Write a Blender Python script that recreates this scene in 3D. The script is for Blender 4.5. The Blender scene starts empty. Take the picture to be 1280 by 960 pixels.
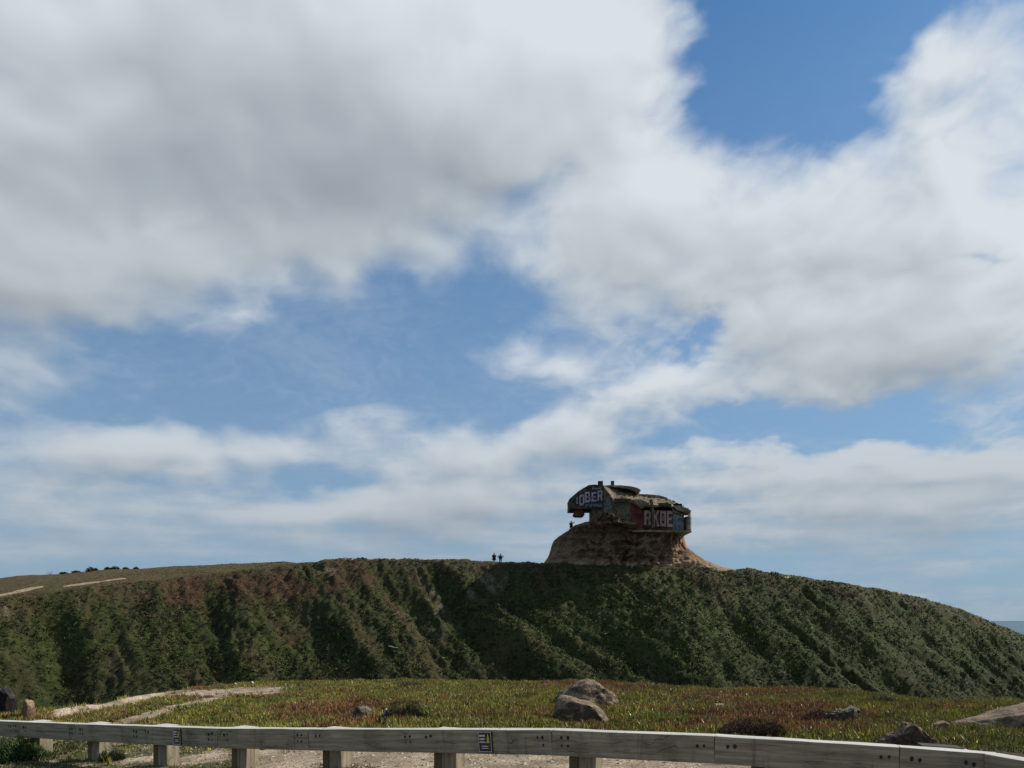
import bpy, bmesh, math, random
import numpy as np
from mathutils import Vector, Matrix, Euler, noise as mn

SC = bpy.context.scene
COL = SC.collection
R = math.radians
rng = np.random.default_rng(7)
random.seed(7)

# ------------------------------------------------------------------ camera
EYE = 1.7                      # eye height above the ground by the rail (m)
FPX = 962.0                    # focal length in pixels of a 1280 px wide picture
PITCH = 0.0                    # the camera is level; the lens is shifted up
HZ = 775.0                     # row of the horizon in the photograph
CT, ST = math.cos(PITCH), math.sin(PITCH)
cam_d = bpy.data.cameras.new('camera')
cam = bpy.data.objects.new('camera', cam_d)
COL.objects.link(cam)
cam.location = (0, 0, EYE)
cam.rotation_euler = (math.pi / 2 + PITCH, 0, 0)
cam_d.sensor_width = 36.0
cam_d.lens = 36.0 * FPX / 1280.0
cam_d.shift_y = (HZ - 480.0) / 1280.0
cam_d.clip_start = 0.1
cam_d.clip_end = 200000
SC.camera = cam
SC.render.resolution_x, SC.render.resolution_y = 1024, 768
SC.view_settings.view_transform = 'Standard'
SC.view_settings.look = 'None'
SC.view_settings.exposure = 0


def pt(px, py, Y):
    """point of the real place seen at (px, py) of the photograph when it stands Y metres ahead"""
    u = (px - 640) / FPX
    v = (py - HZ) / FPX
    d = Y / (CT + v * ST)
    return Vector((u * d, Y, EYE + d * (ST - v * CT)))


def azel(px, py):
    u = (px - 640) / FPX
    v = (py - HZ) / FPX
    x, y, z = u, CT + v * ST, ST - v * CT
    return math.atan2(x, y), math.atan2(z, math.hypot(x, y))


# ------------------------------------------------------------------ light
SUN_AZ = R(70)      # to the right of the view direction (+Y)
SUN_EL = R(40)
sd = bpy.data.lights.new('sun', 'SUN')
sun = bpy.data.objects.new('sun', sd)
COL.objects.link(sun)
sd.energy = 5.0
sd.angle = R(0.5)
sd.color = (1.0, 0.92, 0.80)
sdir = Vector((math.sin(SUN_AZ) * math.cos(SUN_EL), math.cos(SUN_AZ) * math.cos(SUN_EL), math.sin(SUN_EL)))
sun.rotation_euler = sdir.to_track_quat('Z', 'Y').to_euler()
sun.location = (40, 30, 60)
# ------------------------------------------------------------------ sky
class NT:
    """small helper for writing node trees"""
    def __init__(s, nt):
        s.nt = nt; s.n = nt.nodes; s.l = nt.links
    def new(s, t, **kw):
        n = s.n.new(t)
        for k, v in kw.items():
            setattr(n, k, v)
        return n
    def put(s, sock, v):
        if isinstance(v, bpy.types.NodeSocket):
            s.l.new(v, sock)
        elif v is not None:
            sock.default_value = v
    def m(s, op, a=None, b=None, c=None, clamp=False):
        n = s.new('ShaderNodeMath', operation=op, use_clamp=clamp)
        for i, x in enumerate((a, b, c)):
            s.put(n.inputs[i], x)
        return n.outputs[0]
    def vm(s, op, a=None, b=None, scale=None, out=0):
        n = s.new('ShaderNodeVectorMath', operation=op)
        s.put(n.inputs[0], a); s.put(n.inputs[1], b)
        if scale is not None:
            s.put(n.inputs['Scale'], scale)
        return n.outputs['Value'] if op in ('LENGTH', 'DOT_PRODUCT', 'DISTANCE') else n.outputs[0]
    def noise(s, vec, scale, detail=4, rough=0.5, dist=0.0, color=False, lac=2.0, typ='FBM'):
        n = s.new('ShaderNodeTexNoise')
        if typ != 'FBM':
            n.noise_type = typ
        s.put(n.inputs['Vector'], vec); s.put(n.inputs['Scale'], scale)
        s.put(n.inputs['Detail'], detail); s.put(n.inputs['Roughness'], rough)
        s.put(n.inputs['Distortion'], dist); s.put(n.inputs['Lacunarity'], lac)
        return n.outputs['Color' if color else 'Fac']
    def mapr(s, v, a, b, c=0.0, d=1.0, typ='LINEAR'):
        n = s.new('ShaderNodeMapRange', interpolation_type=typ)
        s.put(n.inputs['Value'], v)
        for k, x in zip(('From Min', 'From Max', 'To Min', 'To Max'), (a, b, c, d)):
            s.put(n.inputs[k], x)
        return n.outputs[0]
    def mix(s, f, a, b, blend='MIX'):
        n = s.new('ShaderNodeMix', data_type='RGBA', blend_type=blend)
        s.put(n.inputs[0], f)
        for sock, x in ((n.inputs[6], a), (n.inputs[7], b)):
            if isinstance(x, (tuple, list)) and len(x) == 3:
                x = (*x, 1)
            s.put(sock, x)
        return n.outputs[2]
    def sep(s, v):
        n = s.new('ShaderNodeSeparateXYZ'); s.put(n.inputs[0], v); return n.outputs
    def comb(s, x=0.0, y=0.0, z=0.0):
        n = s.new('ShaderNodeCombineXYZ')
        s.put(n.inputs[0], x); s.put(n.inputs[1], y); s.put(n.inputs[2], z)
        return n.outputs[0]
    def ramp(s, f, stops, interp='LINEAR'):
        n = s.new('ShaderNodeValToRGB'); s.put(n.inputs[0], f)
        cr = n.color_ramp; cr.interpolation = interp
        while len(cr.elements) > 1:
            cr.elements.remove(cr.elements[-1])
        for i, (p, c) in enumerate(stops):
            e = cr.elements[0] if i == 0 else cr.elements.new(p)
            e.position = p; e.color = (*c, 1) if len(c) == 3 else c
        return n.outputs[0]



class Perlin:
    def __init__(s, seed):
        r = np.random.default_rng(seed)
        s.p = r.permutation(512).astype(np.int64)
        a = r.random(512) * 2 * np.pi
        s.gx = np.cos(a).astype(np.float32); s.gy = np.sin(a).astype(np.float32)
    def __call__(s, x, y):
        xi = np.floor(x).astype(np.int64); yi = np.floor(y).astype(np.int64)
        fx = (x - xi).astype(np.float32); fy = (y - yi).astype(np.float32)
        u = fx * fx * fx * (fx * (fx * 6 - 15) + 10); v = fy * fy * fy * (fy * (fy * 6 - 15) + 10)
        def gr(ix, iy, dx, dy):
            h = s.p[(s.p[ix & 511] + iy) & 511]
            return s.gx[h] * dx + s.gy[h] * dy
        a = gr(xi, yi, fx, fy); b = gr(xi + 1, yi, fx - 1, fy)
        c = gr(xi, yi + 1, fx, fy - 1); d = gr(xi + 1, yi + 1, fx - 1, fy - 1)
        return (a + (b - a) * u) * (1 - v) + (c + (d - c) * u) * v
    def fbm(s, x, y, octs=5, gain=0.5, lac=2.03, ridged=False):
        t = 0; a = 1.0; n = 0
        for i in range(octs):
            q = s(x + 17.3 * i, y - 9.1 * i)
            if ridged:
                q = 0.5 - np.abs(q) * 1.6
            t = t + a * q; n += a * a
            x = x * lac; y = y * lac; a *= gain
        return t / math.sqrt(n)


def smooth(a, b, x):
    t = np.clip((x - a) / (b - a), 0, 1)
    return t * t * (3 - 2 * t)

# cloud masses: centre (px, py), half-widths (px), tilt (deg, + = clockwise in the picture), weight
BLOBS = [
    # the big grey mass in the upper left
    (200, 40, 560, 300, 0, 1.0), (250, 170, 480, 260, -8, 0.9), (560, 110, 360, 200, -12, 0.8),
    (60, 330, 260, 130, 0, 0.7), (700, 130, 260, 130, -20, 0.45), (40, 468, 130, 60, 0, 0.62), (420, 270, 300, 110, -16, 0.35),
    (790, 60, 130, 110, 40, 0.3),
    # the white mass in the right half
    (1010, 300, 330, 170, 0, 0.85), (860, 270, 260, 120, -22, 0.55), (1180, 400, 330, 150, 4, 0.85), (1230, 200, 190, 200, 0, 0.7), (1000, 430, 130, 90, 0, 0.45),
    (1150, 110, 130, 60, -40, 0.42), (1260, 40, 120, 70, -50, 0.4), (850, 110, 60, 40, -20, 0.3), (1110, 110, 60, 30, -40, 0.3), (880, 30, 60, 24, 10, 0.22), (760, 290, 180, 70, -25, 0.35),
    # ragged wisps in the middle
    (720, 420, 210, 70, -20, 0.42), (690, 450, 130, 38, -8, 0.25), (560, 430, 90, 34, 20, 0.33), (600, 300, 140, 60, -30, 0.22),
    # puffs above the horizon
    (840, 492, 170, 52, 0, 0.95), (690, 550, 190, 45, 0, 0.75), (610, 590, 200, 40, 0, 0.5),
    (170, 562, 260, 50, 0, 0.85), (330, 565, 130, 36, 0, 0.25), (450, 523, 95, 36, 0, 0.55), (60, 612, 110, 26, 0, 0.45), (520, 565, 90, 34, 0, 0.4),
    (1060, 590, 360, 52, 0, 0.8), (1230, 580, 200, 62, 0, 0.5), (330, 522, 60, 20, 0, 0.3),
    (300, 640, 420, 34, 0, 0.42), (560, 630, 260, 34, 0, 0.45), (1000, 645, 460, 36, 0, 0.45), (700, 675, 900, 26, 0, 0.2), (1150, 630, 200, 26, 0, 0.2),
    # clear sky
    (970, 85, 150, 175, 8, -0.95), (1000, 540, 260, 16, 0, -0.35), (420, 455, 240, 40, 4, -0.3), (1110, 60, 125, 85, -38, -0.7), (560, 500, 70, 22, 0, -0.35), (250, 500, 260, 26, 0, -0.3), (150, 605, 200, 9, 0, -0.2), (640, 515, 50, 26, 0, -0.3), (300, 470, 330, 70, 6, -0.35), (1020, 520, 230, 34, 0, -0.45), (560, 380, 150, 46, -10, -0.2), (880, 445, 44, 40, 0, -0.4),
    (1230, 325, 70, 10, 8, -0.55), (690, 235, 110, 22, -28, -0.22), (480, 340, 130, 30, -14, -0.25), (1100, 150, 90, 26, -8, -0.45), (420, 600, 60, 16, 0, -0.3),
]




def build_clouds():
    step = R(0.1)
    az = np.arange(R(-50), R(50), step); el = np.arange(R(-1.0), R(52), step)
    AZ, EL = np.meshgrid(az, el)
    x = np.sin(AZ) * np.cos(EL); y = np.cos(AZ) * np.cos(EL); z = np.sin(EL)
    # plane coordinates of a flat layer of cloud
    k = 1.35 / (np.maximum(z, 0) + 0.24)
    PX, PY = x * k, y * k
    # where the direction falls in the photograph (only used to set out the cloud masses)
    cz = z * CT - y * ST; cy = y * CT + z * ST
    U = 640 + FPX * x / np.maximum(cy, 0.05); V = HZ - FPX * cz / np.maximum(cy, 0.05)
    n = Perlin(11); n2 = Perlin(5); n3 = Perlin(23)
    damp = 0.35 + 0.65 * smooth(0.03, 0.36, EL)
    U0, V0 = U, V
    U = U + damp * (70 * n.fbm(PX * 2.2, PY * 2.2, 4) + 26 * n2.fbm(PX * 8, PY * 8, 5, 0.55))
    V = V + damp * (50 * n.fbm(PX * 2.2 + 40, PY * 2.2, 4) + 20 * n2.fbm(PX * 8 + 9, PY * 8, 5, 0.55))
    cov = np.zeros_like(U)
    for (px, py, hw, hh, tilt, wt) in BLOBS:
        c, s = math.cos(R(tilt)), math.sin(R(tilt))
        dx, dy = U - px, V - py
        a = (dx * c + dy * s) / (hw * 1.25); b = (-dx * s + dy * c) / (hh * 1.25)
        r = np.clip(1 - np.sqrt(a * a + b * b), 0, 1)
        cov += wt * r * r * (3 - 2 * r)
    cov += 0.3 * smooth(0.75, 0.9, np.abs(AZ)) + 0.3 * smooth(0.74, 0.9, EL)
    cov = 1.3 * np.tanh(cov / 1.3)
    return az, el, AZ, EL, x, y, z, PX, PY, U0, V0, cov, n, n2, n3


def shift(a, daz, delv):
    """value of the field a little further along the sky (grid steps)"""
    i, j = int(round(delv)), int(round(daz))
    b = np.pad(a, ((0, max(i, 0)), (max(-j, 0), max(j, 0))), mode='edge')
    return b[max(i, 0):max(i, 0) + a.shape[0], max(-j, 0) + j: max(-j, 0) + j + a.shape[1]]


def blur(a, r):
    for _ in range(2):
        for ax in (0, 1):
            p = [(0, 0), (0, 0)]; p[ax] = (r + 1, r)
            c = np.cumsum(np.pad(a, p, mode='edge'), axis=ax)
            n_ = 2 * r + 1
            a = (c[n_:, :] - c[:-n_, :]) / n_ if ax == 0 else (c[:, n_:] - c[:, :-n_]) / n_
    return a


SKYM = (0.52, 0.87, 1.10)
HAZE = (0.255, 0.365, 0.50)
az, el, AZ, EL, x, y, z, PX, PY, U, V, cov, n, n2, n3 = build_clouds()
wx = 0.10 * n3.fbm(PX * 3, PY * 3, 4); wy = 0.10 * n3.fbm(PX * 3 + 50, PY * 3, 4)
QX, QY = PX + wx, PY + wy
big = n.fbm(QX * 2.6, QY * 2.6, 5, 0.5)
puff = n2.fbm(QX * 6.5, QY * 6.5, 6, 0.56, ridged=False)
wisp = n3.fbm(QX * 22, QY * 22, 5, 0.6)
band = n3.fbm(AZ * 5.0 + 3, EL * 55, 5, 0.55)            # long thin streaks low over the sea
lowb = smooth(0.24, 0.10, EL)
dens_ = cov + (0.46 * big + 0.30 * puff) * (1 - 0.45 * lowb) + 0.20 * wisp * smooth(1.0, 0.2, cov) + lowb * (0.33 + 0.66 * band)
soft = blur(dens_, 4)
crisp = 0.35 + 0.45 * smooth(560, 900, U)
dens_ = soft * (1 - crisp) + dens_ * crisp
thick = np.clip(dens_ - 0.22, 0, None)
alpha = smooth(0.02, 0.90, dens_)
alpha = 1 - (1 - alpha) ** 1.15
alpha = np.maximum(alpha, 0.16 * smooth(-0.6, 0.9, big + 0.6 * wisp) * smooth(0.6, 0.3, z))       # a thin veil
occ = np.zeros_like(thick); wsum = 0
for k_ in range(1, 15):
    w_ = math.exp(-k_ / 7.0)
    occ += w_ * shift(np.clip(thick, 0, 1.0), k_ * 2.0, k_ * 5.0); wsum += w_
occ /= wsum
occ = blur(occ, 8)
edge = np.clip(blur(dens_, 2) - blur(shift(dens_, 5, 12), 5), -0.5, 0.5)
fine = np.clip(dens_ - blur(shift(dens_, 3, 7), 5), -0.3, 0.3)
# grey and bright shading painted into the cloud colour: centre, half-widths, tilt, amount
CLOUD_SHADE = [(330, 185, 330, 150, -4, 0.10), (20, 220, 230, 140, 0, 0.06), (90, 70, 260, 90, 10, 0.04), (480, 240, 240, 90, -12, 0.05),
        (540, 115, 110, 60, -10, -0.17), (250, 300, 160, 50, -12, -0.07), (560, 50, 420, 70, 0, -0.06), (110, 140, 90, 40, -20, -0.07), (700, 130, 200, 150, -30, -0.10),
        (960, 300, 260, 90, -10, 0.05), (1130, 470, 300, 60, 6, 0.12), (1000, 400, 130, 50, 0, -0.08), (820, 240, 150, 60, -20, -0.08), (1240, 260, 160, 140, 0, -0.10), (900, 330, 150, 60, -30, 0.07),
        (160, 585, 280, 34, 0, 0.05), (30, 470, 160, 70, 0, 0.08), (100, 400, 240, 60, 0, 0.10), (640, 560, 700, 120, 0, 0.05)]
cloud_shade = np.zeros_like(dens_)
UW, VW = U + 40 * big, V + 30 * puff
for (px, py, hw, hh, tilt, wt) in CLOUD_SHADE:
    c, s_ = math.cos(R(tilt)), math.sin(R(tilt))
    dx, dy = UW - px, VW - py
    r = np.clip(1 - np.sqrt(((dx * c + dy * s_) / (hw * 1.2)) ** 2 + ((-dx * s_ + dy * c) / (hh * 1.2)) ** 2), 0, 1)
    cloud_shade += wt * r * r * (3 - 2 * r)
lit = 0.875 + 0.04 * smooth(600, 900, U) - 0.33 * smooth(0.10, 1.05, occ) + 0.30 * edge + 0.22 * fine + 0.08 * big - cloud_shade * 1.25
stops = np.array([0.20, 0.45, 0.70, 0.95])
cols = np.array([(0.28, 0.32, 0.365), (0.39, 0.44, 0.485), (0.54, 0.595, 0.64), (0.70, 0.75, 0.79)])
rgb = np.stack([np.interp(lit, stops, cols[:, i]) for i in range(3)], -1)
low = smooth(0.02, 0.36, z)[..., None]
rgb = rgb * (0.80 + 0.20 * low)
rgb = rgb * (1 - 0.35 * (1 - low)) + np.array((0.22, 0.31, 0.42)) * 0.35 * (1 - low)
alpha = alpha * (0.62 + 0.38 * smooth(0.02, 0.15, z))
fade = smooth(R(50), R(44), np.abs(AZ)) * smooth(R(52), R(47), EL)
alpha = alpha * fade
alpha = np.maximum(alpha, 0)

RAD = 60000.0
nr, nc = AZ.shape
co = np.stack([x * RAD, y * RAD, z * RAD + EYE], -1).reshape(-1, 3)
idx = np.arange(nr * nc).reshape(nr, nc)
q = np.stack([idx[:-1, :-1], idx[:-1, 1:], idx[1:, 1:], idx[1:, :-1]], -1).reshape(-1, 4)
keep = alpha.reshape(-1)[q].max(1) > 0.002


def mesh_np(name, co, faces, mats=(), col=None, smooth_=False, mat_idx=None, extra=None):
    """mesh from numpy arrays (faces all of one size)"""
    me = bpy.data.meshes.new(name)
    nf, k = faces.shape
    me.vertices.add(len(co)); me.vertices.foreach_set('co', np.asarray(co, np.float32).ravel())
    me.loops.add(nf * k); me.loops.foreach_set('vertex_index', faces.astype(np.int32).ravel())
    me.polygons.add(nf)
    me.polygons.foreach_set('loop_start', np.arange(0, nf * k, k, dtype=np.int32))
    me.polygons.foreach_set('loop_total', np.full(nf, k, np.int32))
    me.polygons.foreach_set('use_smooth', np.full(nf, smooth_, bool))
    if mat_idx is not None:
        me.polygons.foreach_set('material_index', np.asarray(mat_idx, np.int32))
    me.update(calc_edges=True)
    for m_ in mats:
        me.materials.append(m_)
    if col is not None:
        a = me.color_attributes.new('tint', 'FLOAT_COLOR', 'POINT')
        c = np.ones((len(co), 4), np.float32); c[:, :col.shape[1]] = col
        a.data.foreach_set('color', c.ravel())
    for nm, v in (extra or {}).items():
        a = me.attributes.new(nm, 'FLOAT', 'POINT'); a.data.foreach_set('value', np.asarray(v, np.float32).ravel())
    ob = bpy.data.objects.new(name, me)
    COL.objects.link(ob)
    return ob


def new_mat(name):
    m = bpy.data.materials.new(name); m.use_nodes = True
    m.node_tree.nodes.clear()
    return m, NT(m.node_tree)


cm, t = new_mat('cloud')
at = t.new('ShaderNodeAttribute', attribute_name='tint')
em = t.new('ShaderNodeEmission'); t.l.new(at.outputs['Color'], em.inputs[0])
tr = t.new('ShaderNodeBsdfTransparent')
mx = t.new('ShaderNodeMixShader'); t.l.new(at.outputs['Alpha'], mx.inputs[0])
t.l.new(tr.outputs[0], mx.inputs[1]); t.l.new(em.outputs[0], mx.inputs[2])
o = t.new('ShaderNodeOutputMaterial'); t.l.new(mx.outputs[0], o.inputs[0])
cm.cycles.emission_sampling = 'NONE'
tint = np.concatenate([rgb, alpha[..., None]], -1).reshape(-1, 4)
sky_ob = mesh_np('sky_clouds', co, q[keep], [cm], tint, True)
sky_ob['kind'] = 'structure'

W = bpy.data.worlds.new('World')
SC.world = W
W.use_nodes = True
W.node_tree.nodes.clear()
t = NT(W.node_tree)
sky = t.new('ShaderNodeTexSky', sky_type='NISHITA', sun_disc=False)
sky.sun_elevation = SUN_EL
sky.sun_rotation = SUN_AZ
sky.altitude = 50; sky.air_density = 1.0; sky.dust_density = 0.6; sky.ozone_density = 1.5
tc = t.new('ShaderNodeTexCoord')
X, Y, Z = t.sep(t.vm('NORMALIZE', tc.outputs['Generated']))
blue = t.vm('MULTIPLY', sky.outputs[0], (SKYM[0], SKYM[1], SKYM[2]))
hz = t.mapr(Z, 0.0, 0.62, 0.92, 0.0, typ='LINEAR')
blue = t.mix(hz, blue, (HAZE[0] / 0.1, HAZE[1] / 0.1, HAZE[2] / 0.1))
# broken cloud in the part of the sky behind and above the camera
kk = t.m('DIVIDE', 1.0, t.m('ADD', t.m('MAXIMUM', Z, 0.0), 0.15))
P = t.comb(t.m('MULTIPLY', X, kk), t.m('MULTIPLY', Y, kk), 3.0)
a_ = t.mapr(t.noise(P, 1.6, 6, 0.55), 0.42, 0.6, 0, 0.9, typ='SMOOTHSTEP')
az_ = t.m('ABSOLUTE', t.m('ARCTAN2', X, Y))
el_ = t.m('ARCSINE', Z)
out_ = t.m('MAXIMUM', t.mapr(az_, R(44), R(50), 0, 1), t.mapr(el_, R(47), R(52), 0, 1))
fin = t.mix(t.m('MULTIPLY', a_, out_), blue, (5.0, 5.4, 5.8))
bg = t.new('ShaderNodeBackground')
t.l.new(fin, bg.inputs[0]); bg.inputs[1].default_value = 0.1
ow = t.new('ShaderNodeOutputWorld')
t.l.new(bg.outputs[0], ow.inputs[0])
# ------------------------------------------------------------------ terrain
def line(tab):
    p = np.array([tuple(pt(*t_)) for t_ in tab])
    o_ = np.argsort(p[:, 0])
    return p[o_]


EDGE = line([(-300, 800, 92), (-150, 772, 100), (0, 748, 112), (40, 741, 116), (110, 733, 120), (200, 725, 126), (300, 713, 131), (380, 703, 134),
             (430, 698, 136), (500, 699, 137), (560, 699, 137), (620, 702, 136), (700, 704, 135), (800, 707, 132), (880, 709, 132), (905, 715, 133),
             (935, 711, 135), (970, 717, 137), (1060, 730, 141), (1130, 742, 146), (1200, 761, 151), (1240, 779, 154), (1280, 795, 157), (1400, 860, 165), (1700, 980, 175)])
BACK = line([(-300, 760, 150), (0, 728, 155), (40, 722, 158), (110, 717, 160), (190, 711, 160), (240, 708, 158), (330, 704, 152), (400, 700, 147)])
BROW = line([(-400, 925, 15), (-80, 905, 17), (0, 895, 18), (60, 888, 19), (100, 882, 20), (150, 872, 22), (220, 863, 25), (320, 855, 27), (420, 854, 27.5), (500, 852, 27),
             (640, 855, 26), (740, 853, 26), (900, 864, 24), (1000, 862, 24), (1060, 865, 23), (1130, 875, 21.5), (1200, 879, 20), (1280, 879, 20), (1600, 900, 18)])
FENCE = [(-60, 899, 14.2), (24, 902.3, 12.95), (94, 905, 12.1), (271, 910.5, 10.3), (385, 911.3, 9.45), (689, 912.5, 7.93), (893, 920, 7.25), (1125, 934, 6.75), (1229, 942, 6.6)]


def fence_pt(px):
    xs = [f_[0] for f_ in FENCE]
    for a, b in zip(FENCE, FENCE[1:]):
        if px <= b[0] or b is FENCE[-1]:
            A, B = pt(a[0], a[1], a[2]), pt(b[0], b[1], b[2])
            # straight beam between joints: find where the sight line crosses it
            u = (px - 640) / FPX
            f0 = lambda q: u * ((q.y) * CT + (q.z - EYE) * ST) - q.x
            fa, fb = f0(A), f0(B)
            k_ = fa / (fa - fb) if fa != fb else 0
            return A.lerp(B, k_)


_fl = np.array([tuple(pt(*f_)) for f_ in FENCE])
# ground under the rail: the top of the beam stands about half a metre above it
_gx = np.array([-14, -8.4, -6.5, -4.9, -3.4, -2.0, 0, 2, 8])
_gz = np.array([-0.85, -0.60, -0.52, -0.42, -0.27, -0.10, 0.0, 0.02, 0.02])
N1, N2, N3 = Perlin(31), Perlin(37), Perlin(41)


def H_near(X, Y):
    X = np.asarray(X, float); Y = np.asarray(Y, float)
    zf = np.interp(X, _gx, _gz)
    yf = np.interp(X, _fl[:, 0], _fl[:, 1])
    yb = np.interp(X, BROW[:, 0], BROW[:, 1]); zb = np.interp(X, BROW[:, 0], BROW[:, 2])
    k_ = np.clip((Y - yf) / (yb - yf), 0, 1)
    z_ = zf + (zb - zf) * k_
    z_ = z_ + 0.12 * N1.fbm(X * 0.40, Y * 0.40, 5, 0.55) * smooth(0, 0.25, k_) * smooth(1.0, 0.8, k_) + 0.020 * N2.fbm(X * 3, Y * 3, 5, 0.6) + 0.03 * N3.fbm(X * 1.0, Y * 1.0, 3) * smooth(0.0, 0.2, k_)
    s_ = np.maximum(Y - yb, 0)
    z_ = z_ - np.where(s_ < 4, 0.09 * s_ * s_, 1.44 + 0.72 * (s_ - 4)) - 0.0
    return np.maximum(z_, -26)


def hit_near(px, py):
    """the spot on the headland seen at that place of the photograph"""
    Y = np.arange(6, 34, 0.02)
    p = np.array([tuple(pt(px, py, y_)) for y_ in Y])
    h = H_near(p[:, 0], p[:, 1])
    w = np.nonzero(p[:, 2] <= h)[0]
    i = w[0] if len(w) else len(Y) - 1
    return Vector((p[i, 0], p[i, 1], float(h[i])))


GULL = [  # place where each gully leaves the edge (px), width (m), depth (m), first drop
    (128, 3.5, 3.2), (20, 5.0, 3.0), (-60, 6.0, 6.0), (250, 3.5, 2.0), (330, 5.0, 2.0), (455, 4.0, 2.2), (520, 4.0, 4.0), (590, 3.0, 1.8), (655, 4.0, 2.4), (730, 4.0, 1.2),
    (820, 5.0, 3.0), (893, 3.0, 2.5), (950, 4.5, 3.8), (1020, 4.0, 2.4), (1090, 5.0, 2.6), (1160, 5.0, 2.4), (1225, 4.0, 1.8)]
_e = np.array([tuple(pt(px, 710, 135)) for px, _, _ in GULL])


def hill_parts(X, Y):
    ye = np.interp(X, EDGE[:, 0], EDGE[:, 1]); ze = np.interp(X, EDGE[:, 0], EDGE[:, 2])
    s_ = ye - Y
    s_ = s_ + 1.6 * N1.fbm(X * 0.07, Y * 0.02, 3) * smooth(0, 6, np.abs(s_))
    return ye, ze, s_


def H_hill(X, Y):
    X = np.asarray(X, float); Y = np.asarray(Y, float)
    ye, ze, s_ = hill_parts(X, Y)
    yb = np.interp(X, BACK[:, 0], BACK[:, 1], right=150); zb = np.interp(X, BACK[:, 0], BACK[:, 2])
    wl = smooth(BACK[-1, 0] + 2, BACK[-1, 0] - 8, X)          # only the left part climbs behind the edge
    t_ = np.maximum(-s_, 0)
    up = ze + wl * (zb - ze) * smooth(0, 1, np.clip(t_ / (yb - ye), 0, 1.0)) - (1 - wl) * 0.006 * t_
    back = np.maximum(t_ - (yb - ye) - 2, 0) * wl + np.maximum(t_ - 26, 0) * (1 - wl)
    up = up - 0.012 * np.minimum(back, 12) ** 2 - 0.5 * np.maximum(back - 12, 0)
    up = up + wl * 0.35 * N2.fbm(X * 0.10, Y * 0.10, 3) * smooth(0, 6, t_)
    d = np.maximum(s_, 0)
    steep = 0.86 + 0.10 * N3.fbm(X * 0.03, Y * 0.0 + 2, 2)
    drop = steep * (np.sqrt(d * d + 2.2) - math.sqrt(2.2)) + 0.0 * d
    # gullies and spurs run down to the right
    g_ = X - np.interp(X, [-70, 30], [0.55, 0.95]) * d + (2.4 * N2.fbm(X * 0.06, Y * 0.06, 4) + 3.0 * N3.fbm(X * 0.025 + 6, Y * 0.03, 3)) * smooth(0, 10, d)
    gl = np.zeros_like(g_)
    for (e_, (px, w_, dp)) in zip(_e, GULL):
        q_ = (g_ - e_[0]) / w_
        # steep right bank (it faces away from the sun), gentle left bank
        prof = np.where(q_ > 0, np.exp(-(q_ * 1.7) ** 2), np.exp(-(q_ * 0.62) ** 2))
        gl = gl + dp * prof
    am = smooth(0.5, 11, d)
    lump = N3.fbm(X * 0.22 + 40, Y * 0.22, 4, 0.6)
    rr = N1.fbm(g_ * 0.105, d * 0.02, 3, 0.5, ridged=True)
    r2 = N2.fbm(g_ * 0.38 + 9 + lump * 0.8, d * 0.07, 5, 0.6, ridged=True)
    z_ = up - drop - am * gl * 0.80 + am * (1.7 * rr + 0.55 * lump) + smooth(0.3, 4, d) * 0.95 * r2
    z_ = z_ + (0.12 + 0.52 * smooth(0, 3, d)) * N3.fbm(X * 0.7, Y * 0.7, 5, 0.6)
    # little knolls of scrub along the skyline
    z_ = z_ + 0.38 * N1.fbm(X * 0.3 + 5, 0 * Y, 5, 0.6) * smooth(6, 0, np.abs(s_))
    return np.maximum(z_, -26 + 0.3 * N1(X * 0.1, Y * 0.1))


def grid(x0, x1, nx, ys):
    gx = np.linspace(x0, x1, nx)
    X, Y = np.meshgrid(gx, ys)
    idx = np.arange(X.size).reshape(X.shape)
    q = np.stack([idx[:-1, :-1], idx[:-1, 1:], idx[1:, 1:], idx[1:, :-1]], -1).reshape(-1, 4)
    return X, Y, q


def dist_poly(X, Y, P):
    best = np.full(np.shape(X), 1e9)
    for a, b in zip(P, P[1:]):
        ax, ay, bx, by = a[0], a[1], b[0], b[1]
        L = (bx - ax) ** 2 + (by - ay) ** 2 + 1e-9
        k_ = np.clip(((X - ax) * (bx - ax) + (Y - ay) * (by - ay)) / L, 0, 1)
        best = np.minimum(best, np.hypot(X - ax - k_ * (bx - ax), Y - ay - k_ * (by - ay)))
    return best


TRAIL = [hit_near(*p) for p in [(84, 894), (130, 885), (180, 875), (225, 868), (280, 866)]]
PATCH = [hit_near(*p) for p in [(222, 868), (262, 868), (300, 866), (332, 863)]]
TRAIL2 = [hit_near(*p) for p in [(150, 905), (185, 896), (215, 887), (262, 874), (335, 868)]]
BARE = [hit_near(880, 871), hit_near(890, 872)], [hit_near(897, 881), hit_near(903, 884)]


def plant_mask(X, Y):
    """1 where the ice plant mat grows, 0 on bare sand"""
    yf = np.interp(X, _fl[:, 0], _fl[:, 1])
    n_ = N1.fbm(X * 0.6, Y * 0.9, 4)
    k_ = Y - yf
    m = smooth(2.0, 3.6, k_ + 1.1 * n_ - 0.06 * np.clip(X, -20, 0))
    for P, w in ((TRAIL, 0.34), (PATCH, 1.15), (TRAIL2, 0.26), (BARE[0], 0.2), (BARE[1], 0.16)):
        d = dist_poly(X, Y, P) + (0.16 if w < 0.4 else 0.9) * N2.fbm(X * 1.6, Y * 1.6, 5, 0.6)
        m = m * smooth(w * 0.7, w * 2.0, d)
    return m


def weed_mask(X, Y):
    """low green weeds and grass on the sand near the rail, thick on the left"""
    yf = np.interp(X, _fl[:, 0], _fl[:, 1])
    n_ = N3.fbm(X * 0.8 + 4, Y * 0.8, 4)
    left = smooth(0.5, -7.0, X)
    return smooth(0.42, 0.85, n_ + 0.78 * left + 0.10) * smooth(3.0, 1.8, Y - yf) * (1 - plant_mask(X, Y))


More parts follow.
